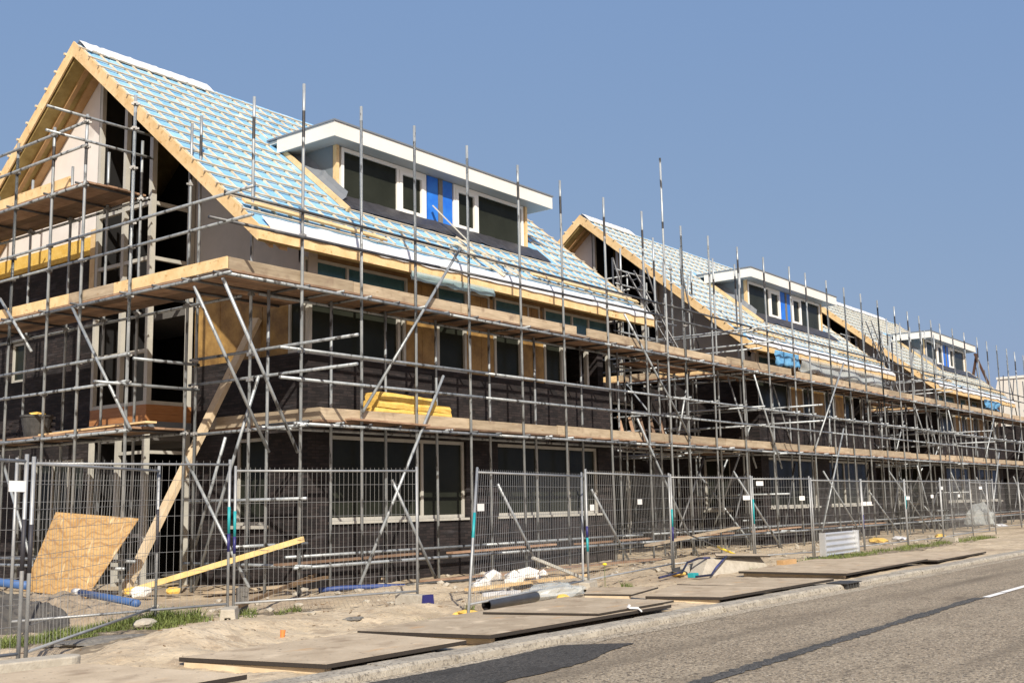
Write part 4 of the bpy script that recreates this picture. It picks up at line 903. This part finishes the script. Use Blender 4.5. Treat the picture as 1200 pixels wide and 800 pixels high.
# plank strips on the ground by the wall
for (p, q, l) in (((13.0, 17.2, .03), (17.3, 16.9, .03), 'dusty board along the wall foot under the corner'), ((16.5, 15.0, .06), (21.0, 14.9, .05), 'brown board on the sand before the nearest house'), ((21.2, 15.2, .05), (25.4, 14.9, .06), 'board lying right of the brown one, near the low braces'), ((18.2, 14.5, .03), (22.5, 14.4, .04), 'dusty board half sunk in the sand behind the rubble'), ((25.0, 14.95, .42), (30.6, 15.2, .72), 'board tilted up along the low scaffold tube')):
    one(MB().bar(p, q, .22, .045), 'loose_plank', 'plank' if 'brown' in l else 'wood_board', l, 'plank', p, 'loose planks on the sand')
one(MB().tube([(14.3, 15.6, .03), (14.7, 15.4, .05), (15.3, 15.0, .05), (15.7, 14.75, .03)], .045, 8), 'hose', 'hose_blue', 'flat blue hose on the sand behind the fence', 'hose', (15, 15.2, 0), None, True)
one(MB().tube([(15.95, 14.95, .03), (16.6, 14.8, .04), (17.3, 14.7, .03), (18.6, 14.9, .03)], .03, 8), 'hose', 'black_plastic', 'thin black hose running on from the blue one', 'hose', (17, 14.8, 0), None, True)
one(MB().bar((16.55, 12.35, .55), (17.9, 12.0, .05), .07, .05), 'marker_stake', 'frame', 'white stake with a yellow tip leaning behind the rubble', 'stake', (17.9, 12, 0))
# tarpaulin heap with boards and straps
crumple('rubber_mat', 'black_plastic', 'crumpled black rubber mat behind the straps', 'mat', (22.6, 12.0, .03), 1.5, .4, .12, 12)
crumple('paper_scrap', 'sheet_white', 'white scrap caught in the black mat', 'scrap', (22.9, 11.85, .12), .5, .2, .13, 14, 'white scraps', sub=2)
one(MB().prism([(20.9, 11.25, -.05), (23.3, 10.8, -.05), (23.2, 11.0, .26), (21.4, 11.35, .30)], (.1, .35, 0)), 'concrete_slab', 'concrete', 'pale concrete slab tipped up under the blue straps', 'concrete slab', (22, 11, 0))
one(MB().prism([(21.6, 11.25, .33), (23.2, 10.75, .26), (24.3, 11.4, .24), (22.6, 11.8, .33)], (0, 0, .03)), 'rusty_plate', 'plate', 'small rusty plate lying on the tipped concrete slab', 'steel plate', (22.8, 11.3, .3))
one(MB().tube([(19.6, 11.5, .02), (20.2, 11.3, .10), (20.7, 11.45, .26), (21.1, 11.4, .33), (21.5, 11.35, .32)], .024, 6).tube([(20.1, 10.95, .02), (20.6, 10.85, .03), (21.2, 11.05, .14), (21.7, 11.1, .31), (22.0, 11.2, .33)], .024, 6), 'strap', 'strap_blue', 'dark navy straps hanging off the tipped concrete slab', 'strap', (20.6, 11.3, 0))
one(MB().box((20.05, 10.95, .0), (20.25, 11.1, .09)), 'strap_clamp', 'teal', 'small teal clamp at the end of the straps', 'clamp', (20.1, 11, 0), bevel=.01)
one(MB().box((23.6, 10.62, .0), (24.3, 10.8, .17)).box((23.65, 10.61, -.04), (23.8, 10.8, -.001)), 'timber_block', 'rafter', 'brown timber block under the edge of the long plate', 'timber block', (23.9, 10.7, 0), bevel=.01)
one(MB().tube([(24.7, 14.1, .9), (27.4, 13.6, .05)], .022, 8), 'strut', 'black_plastic', 'thin black strut leaning behind the panel with straps', 'strut', (26, 13.8, 0), None, True)
one(MB().tube([(26.5, 13.75, .33), (27.4, 13.58, .05)], .03, 8), 'strut_sleeve', 'petal', 'yellow sleeve on the lower end of the black strut', 'sleeve', (27, 13.7, 0), None, True)
# corrugated zinc sheet
mb = MB(); n = 48
for i in range(n + 1):
    z = .03 + .58 * i / n; o_ = .022 * math.sin(2 * math.pi * i / 12) ; dy = .10 * i / n
    mb.v += [V((28.55, 11.66 + o_ + dy, z)), V((31.2, 11.80 + o_ + dy, z)), V((31.2, 11.803 + o_ + dy, z)), V((28.55, 11.663 + o_ + dy, z))]
for i in range(n): mb.f += [(i * 4, i * 4 + 1, i * 4 + 5, i * 4 + 4), (i * 4 + 3, i * 4 + 2, i * 4 + 6, i * 4 + 7)]
mb.box((31.21, 11.76, 0), (31.3, 11.92, .62)); mb.box((28.46, 11.62, 0), (28.54, 11.78, .62))
one(mb, 'corrugated_sheet', 'corr', 'silver corrugated metal sheet standing in the fence line', 'metal sheet', (29.8, 11.7, 0))
# on the scaffold decks
yz = CL1 + .075 + .046
for x0, x1, z, tl, l in ((15.55, 18.25, 3.18, .0, 'bottom yellow insulation slab of the stack on the lower deck'), (15.85, 18.2, 3.345, .01, 'second yellow insulation slab from the bottom of the deck stack'),
                         (15.95, 18.15, 3.51, -.02, 'third yellow insulation slab from the bottom of the deck stack'), (16.0, 17.7, 3.675, -.05, 'top yellow insulation slab of the stack on the lower deck')):
    mb = MB(); n_ = 9
    for i in range(n_ + 1):
        u = i / n_; x = x0 + (x1 - x0) * u; c = .018 * MN.noise(V((x * 2, z * 9, 1))); zz = z + tl * u + c
        for yy, h in ((15.67, 0), (16.10, 0), (16.12, .08), (16.09, .155), (15.69, .155), (15.66, .08)): mb.v.append(V((x + rnd(-.012, .012), yy + rnd(-.012, .012), zz + h + .012 * MN.noise(V((x * 5, yy * 5, h * 9))))))
    mb.f = [tuple(range(6)), tuple(range(n_ * 6, n_ * 6 + 6))] + [(i * 6 + k, i * 6 + (k + 1) % 6, i * 6 + 6 + (k + 1) % 6, i * 6 + 6 + k) for i in range(n_) for k in range(6)]
    one(mb, 'insulation_slab', 'insul_yellow', l, 'insulation slab', (x0, 15.9, z), 'yellow insulation slabs stacked on the deck')
one(MB().bar((14.9, 15.46, 3.20), (17.1, 15.42, 3.17), .22, .035), 'loose_plank', 'plank', 'dark plank jutting from the lower deck under the yellow slabs', 'plank', (15, 15.5, 3.2), 'loose planks on the scaffold')
bk = thing('bucket', 'black mortar bucket on the lower gable deck at the left', 'bucket', (12.45, 22.35, 3.13))
m = MB().tube([(0, 0, 0), (0, 0, .45)], .24, 20, True, .32); m.tube([(0, 0, .42), (0, 0, .46)], .335, 20); m.build('body', 'black_plastic', bk, smooth=False)
MB().rock((0, 0, .47), .2, .17, .07).build('filling', 'insul_yellow', bk)
for r_ in range(7):
    for k in range(3): pass
bs = MB()
for r_ in range(8):
    for k in range(9): bs.box((12.95 + rnd(-.01, .01), 22.95 + k * .225 - (.11 if r_ % 2 else 0), 3.125 + r_ * .064), (13.16, 23.16 + k * .225 - (.11 if r_ % 2 else 0), 3.185 + r_ * .064))
one(bs, 'brick_stack', 'brick_gable', 'stack of dark bricks on the lower gable deck behind the bucket', 'brick stack', (13.05, 24, 3.1))
one(MB().bar((12.35, 18.1, 3.19), (12.5, 22.5, 3.16), .24, .035), 'loose_plank', 'wood_new', 'pale plank lying along the lower gable deck below the bay', 'plank', (12.4, 20, 3.2), 'loose planks on the scaffold')
# ladders
def ladder(label, p, q, w=.38, m='galv'):
    t = thing('ladder', label, 'ladder', p, 'ladders on the scaffolds'); p, q = V(p), V(q); d = (q - p).normalized(); sx = V((d.y, -d.x, 0)); sx = (d.cross(V((0, 0, 1)))).normalized()
    MB().bar(p - sx * w / 2, q - sx * w / 2, .06, .03).build('stile', m, t, p); MB().bar(p + sx * w / 2, q + sx * w / 2, .06, .03).build('stile', m, t, p)
    n = int((q - p).length / .28)
    for i in range(1, n): c = p + (q - p) * i / n; MB().tube([c - sx * w / 2, c + sx * w / 2], .014, 6).build('rung', m, t, p)
ladder('aluminium ladder rising from the deck beside the middle house', (30.6, 16.75, 5.73), (29.0, 17.6, 8.6))
ladder('aluminium ladder in the gap before the farthest roofed house', (51.2, 16.9, 5.73), (50.0, 17.7, 9.6))
# battens left on the roof
def onroof(x, y, o=.09): return V((x, y, rz(y))) + V((0, -SL, 1)).normalized() * o
one(MB().bar((20.72, 18.40, 9.15), (21.15, 17.45, 8.02), .10, .03), 'loose_batten', 'frame', 'pale batten leaning on the blue panels of the nearest dormer', 'batten', (20.7, 18.4, 9), 'loose battens on the nearest roof')
one(MB().bar(onroof(20.35, 17.45, .12), onroof(20.95, 16.35, .10), .14, .03, (0, -.6, .7)), 'loose_batten', 'batten', 'broad batten lying on the nearest roof below the blue panels', 'batten', (20.3, 17.4, 8), 'loose battens on the nearest roof')
one(MB().bar(onroof(20.75, 17.75, .12), onroof(22.0, 16.45, .10), .05, .03, (0, -.6, .7)), 'loose_batten', 'batten', 'thin batten lying on the nearest roof right of the broad one', 'batten', (20.7, 17.7, 8), 'loose battens on the nearest roof')
one(MB().tube([(9.15, 10.62, gh(9.15, 10.62) - .01), (9.16, 10.62, gh(9.15, 10.62) + .085)], .026, 12, True, .034), 'plastic_cup', 'orange', 'tiny orange cup on the sand in front of the blocks', 'cup', (9.15, 10.62, .1))
crumple('torn_sheet', 'stub', 'scrap of torn grey sheet on the sand before the blue ended foot', 'sheet scrap', (10.8, 11.1, gh(10.8, 11.1)), .17, .10, .03, 21)
crumple('torn_sheet', 'stub', 'grey torn sheet under the panel by the road', 'sheet scrap', (7.6, 12.05, .02), .6, .25, .05, 22)
one(MB().rock((9.0, 13.2, .04), .2, .12, .07, 3, .06), 'stone', 'concrete', 'pale flat stone by the grass next to the concrete foot', 'stone', (9, 13.2, 0))
for k in range(26):
    pass
pebs = MB()
for k in range(330):
    x, y = rnd(6.3, 17), rnd(10.0, 14.5); s_ = rnd(.004, .012); pebs.rock((x, y, gh(x, y) + s_ * .3), s_ * 1.3, s_, s_ * .7, 1, .25)
tag(pebs.build('pebbles', 'rust_red'), 'pale pebbles and shell bits scattered over the sand', 'pebbles', kind='stuff')

ch = MB()
for k in range(260):
    x, y = rnd(6.3, 30), rnd(9.8, 15.2)
    if y < 10.3 and random.random() < .7: continue
    a_, l_ = rnd(0, 3.14), rnd(.015, .07); z_ = gh(x, y) + .008
    ch.bar((x, y, z_), (x + l_ * math.cos(a_), y + l_ * math.sin(a_), z_ + rnd(-.004, .012)), rnd(.006, .02), rnd(.004, .012))
rb = MB()
for k in range(240):
    x, y = rnd(9, 45), rnd(12.4, 16.7); s_ = rnd(.02, .075)
    if 12 < x < 19 and 10 < y < 12: continue
    rb.rock((x, y, gh(x, y) + s_ * .3), s_ * 1.4, s_, s_ * .7, 1, .3)
tag(rb.build('rubble', 'concrete'), 'small grey rubble and stones scattered behind the fence', 'rubble', kind='stuff')
tag(ch.build('wood_chips', 'rust'), 'dark wood chips and twigs scattered over the sand', 'wood chips', kind='stuff')
# ------------------------------------------------------------------ grass and weeds
gr = MB()
def tuft(x, y, n, r, h):
    z = gh(x, y) - .01
    for i in range(n):
        a, q = rnd(0, 6.28), r * math.sqrt(random.random()); px, py = x + q * math.cos(a), y + q * math.sin(a); hh = h * rnd(.4, 1.1); w = rnd(.004, .009); b_ = rnd(0, 6.28); ln = rnd(.02, .12) * hh / .1
        ux, uy = math.cos(b_), math.sin(b_); vx, vy = -uy, ux
        gr._add([(px - vx * w, py - vy * w, z), (px + vx * w, py + vy * w, z), (px + ux * ln * .4 + vx * w * .7, py + uy * ln * .4 + vy * w * .7, z + hh * .6), (px + ux * ln * .4 - vx * w * .7, py + uy * ln * .4 - vy * w * .7, z + hh * .6), (px + ux * ln, py + uy * ln, z + hh)], [(0, 1, 2, 3), (3, 2, 4)])
for k in range(150):
    u = random.random(); x, y = 6.4 + 3.4 * u + rnd(-.3, .3), 12.9 + .8 * u + rnd(-.6, .5)
    if MN.noise(V((x * 1.5, y * 1.5, 3))) > -.15: tuft(x, y, 60, .16, rnd(.06, .15))
for k in range(22): tuft(9.6 + rnd(-.4, .5), 13.65 + rnd(-.2, .3), 50, .14, rnd(.1, .22))
for k in range(14): tuft(10.6 + rnd(-.2, 1.2), 13.5 + rnd(-.2, .15), 30, .1, rnd(.06, .14))
for k in range(110):
    x = rnd(25.5, 44); tuft(x, 11.35 + (x - 26) * .02 + rnd(-.28, .2), 40, .28, rnd(.07, .16))
for x, y in ((16.9, 10.97), (17.4, 10.83), (12.9, 10.8), (18.0, 11.3), (11.0, 9.95), (22.6, 10.9), (14.2, 11.2)): tuft(x, y, 34, .09, .12)
tag(gr.build('grass', 'grass'), 'short green grass and weeds along the foot of the fence', 'grass', kind='stuff')
w = thing('dandelion', 'single yellow dandelion standing behind the plates by the fence', 'plant', (16.95, 11.05, 0)); MB().tube([(0, 0, 0), (.02, .01, .42)], .006, 6).build('stem', 'grass', w); MB().rock((.02, .01, .43), .045, .045, .025, 2, .1).build('flower', 'petal', w)

# ------------------------------------------------------------------ light, sky, camera
ELEV, PHI = math.radians(36), math.radians(50)
sd = V((-math.cos(PHI) * math.cos(ELEV), -math.sin(PHI) * math.cos(ELEV), math.sin(ELEV)))
sun = bpy.data.lights.new('sun', 'SUN'); sun.energy = 5.0; sun.angle = math.radians(.5); sun.color = (1, .92, .79)
so = bpy.data.objects.new('sun', sun); C.objects.link(so); so.rotation_euler = sd.to_track_quat('Z', 'Y').to_euler()
wd = bpy.data.worlds.new('World'); S.world = wd; wd.use_nodes = True; nt = wd.node_tree
sk = nt.nodes.new('ShaderNodeTexSky'); sk.sky_type = 'NISHITA'; sk.sun_disc = False; sk.sun_elevation = ELEV; sk.sun_rotation = math.atan2(sd.x, sd.y)
sk.air_density = 1.0; sk.dust_density = 3.5; sk.ozone_density = 5.0; sk.altitude = 0
bg = nt.nodes['Background']; 
vm = nt.nodes.new('ShaderNodeVectorMath'); vm.operation = 'MULTIPLY_ADD'          # thin even haze over the clear sky
vm.inputs[1].default_value = (.54, .32, .05); vm.inputs[2].default_value = (1.08, 1.96, 4.10)
nt.links.new(sk.outputs[0], vm.inputs[0]); nt.links.new(vm.outputs[0], bg.inputs[0]); bg.inputs[1].default_value = .11
cam = bpy.data.cameras.new('camera'); co = bpy.data.objects.new('camera', cam); C.objects.link(co); S.camera = co
yaw, pitch, roll = math.radians(37.55509), math.radians(8.415715), math.radians(-1.1564286)
f = V((math.cos(pitch) * math.cos(yaw), math.cos(pitch) * math.sin(yaw), math.sin(pitch))); r_ = V((math.sin(yaw), -math.cos(yaw), 0)); u = r_.cross(f)
r2 = r_ * math.cos(roll) + u * math.sin(roll); u2 = -r_ * math.sin(roll) + u * math.cos(roll)
co.matrix_world = Matrix(((r2.x, u2.x, -f.x, 0), (r2.y, u2.y, -f.y, 0), (r2.z, u2.z, -f.z, 1.5), (0, 0, 0, 1)))
cam.sensor_width = 36; cam.lens = 1297.93 / 1200 * 36; cam.clip_start = .1; cam.clip_end = 3000
S.view_settings.view_transform = 'Standard'; S.view_settings.look = 'None'; S.view_settings.gamma = 1; S.view_settings.exposure = .27
S.render.resolution_x = 1024; S.render.resolution_y = 682
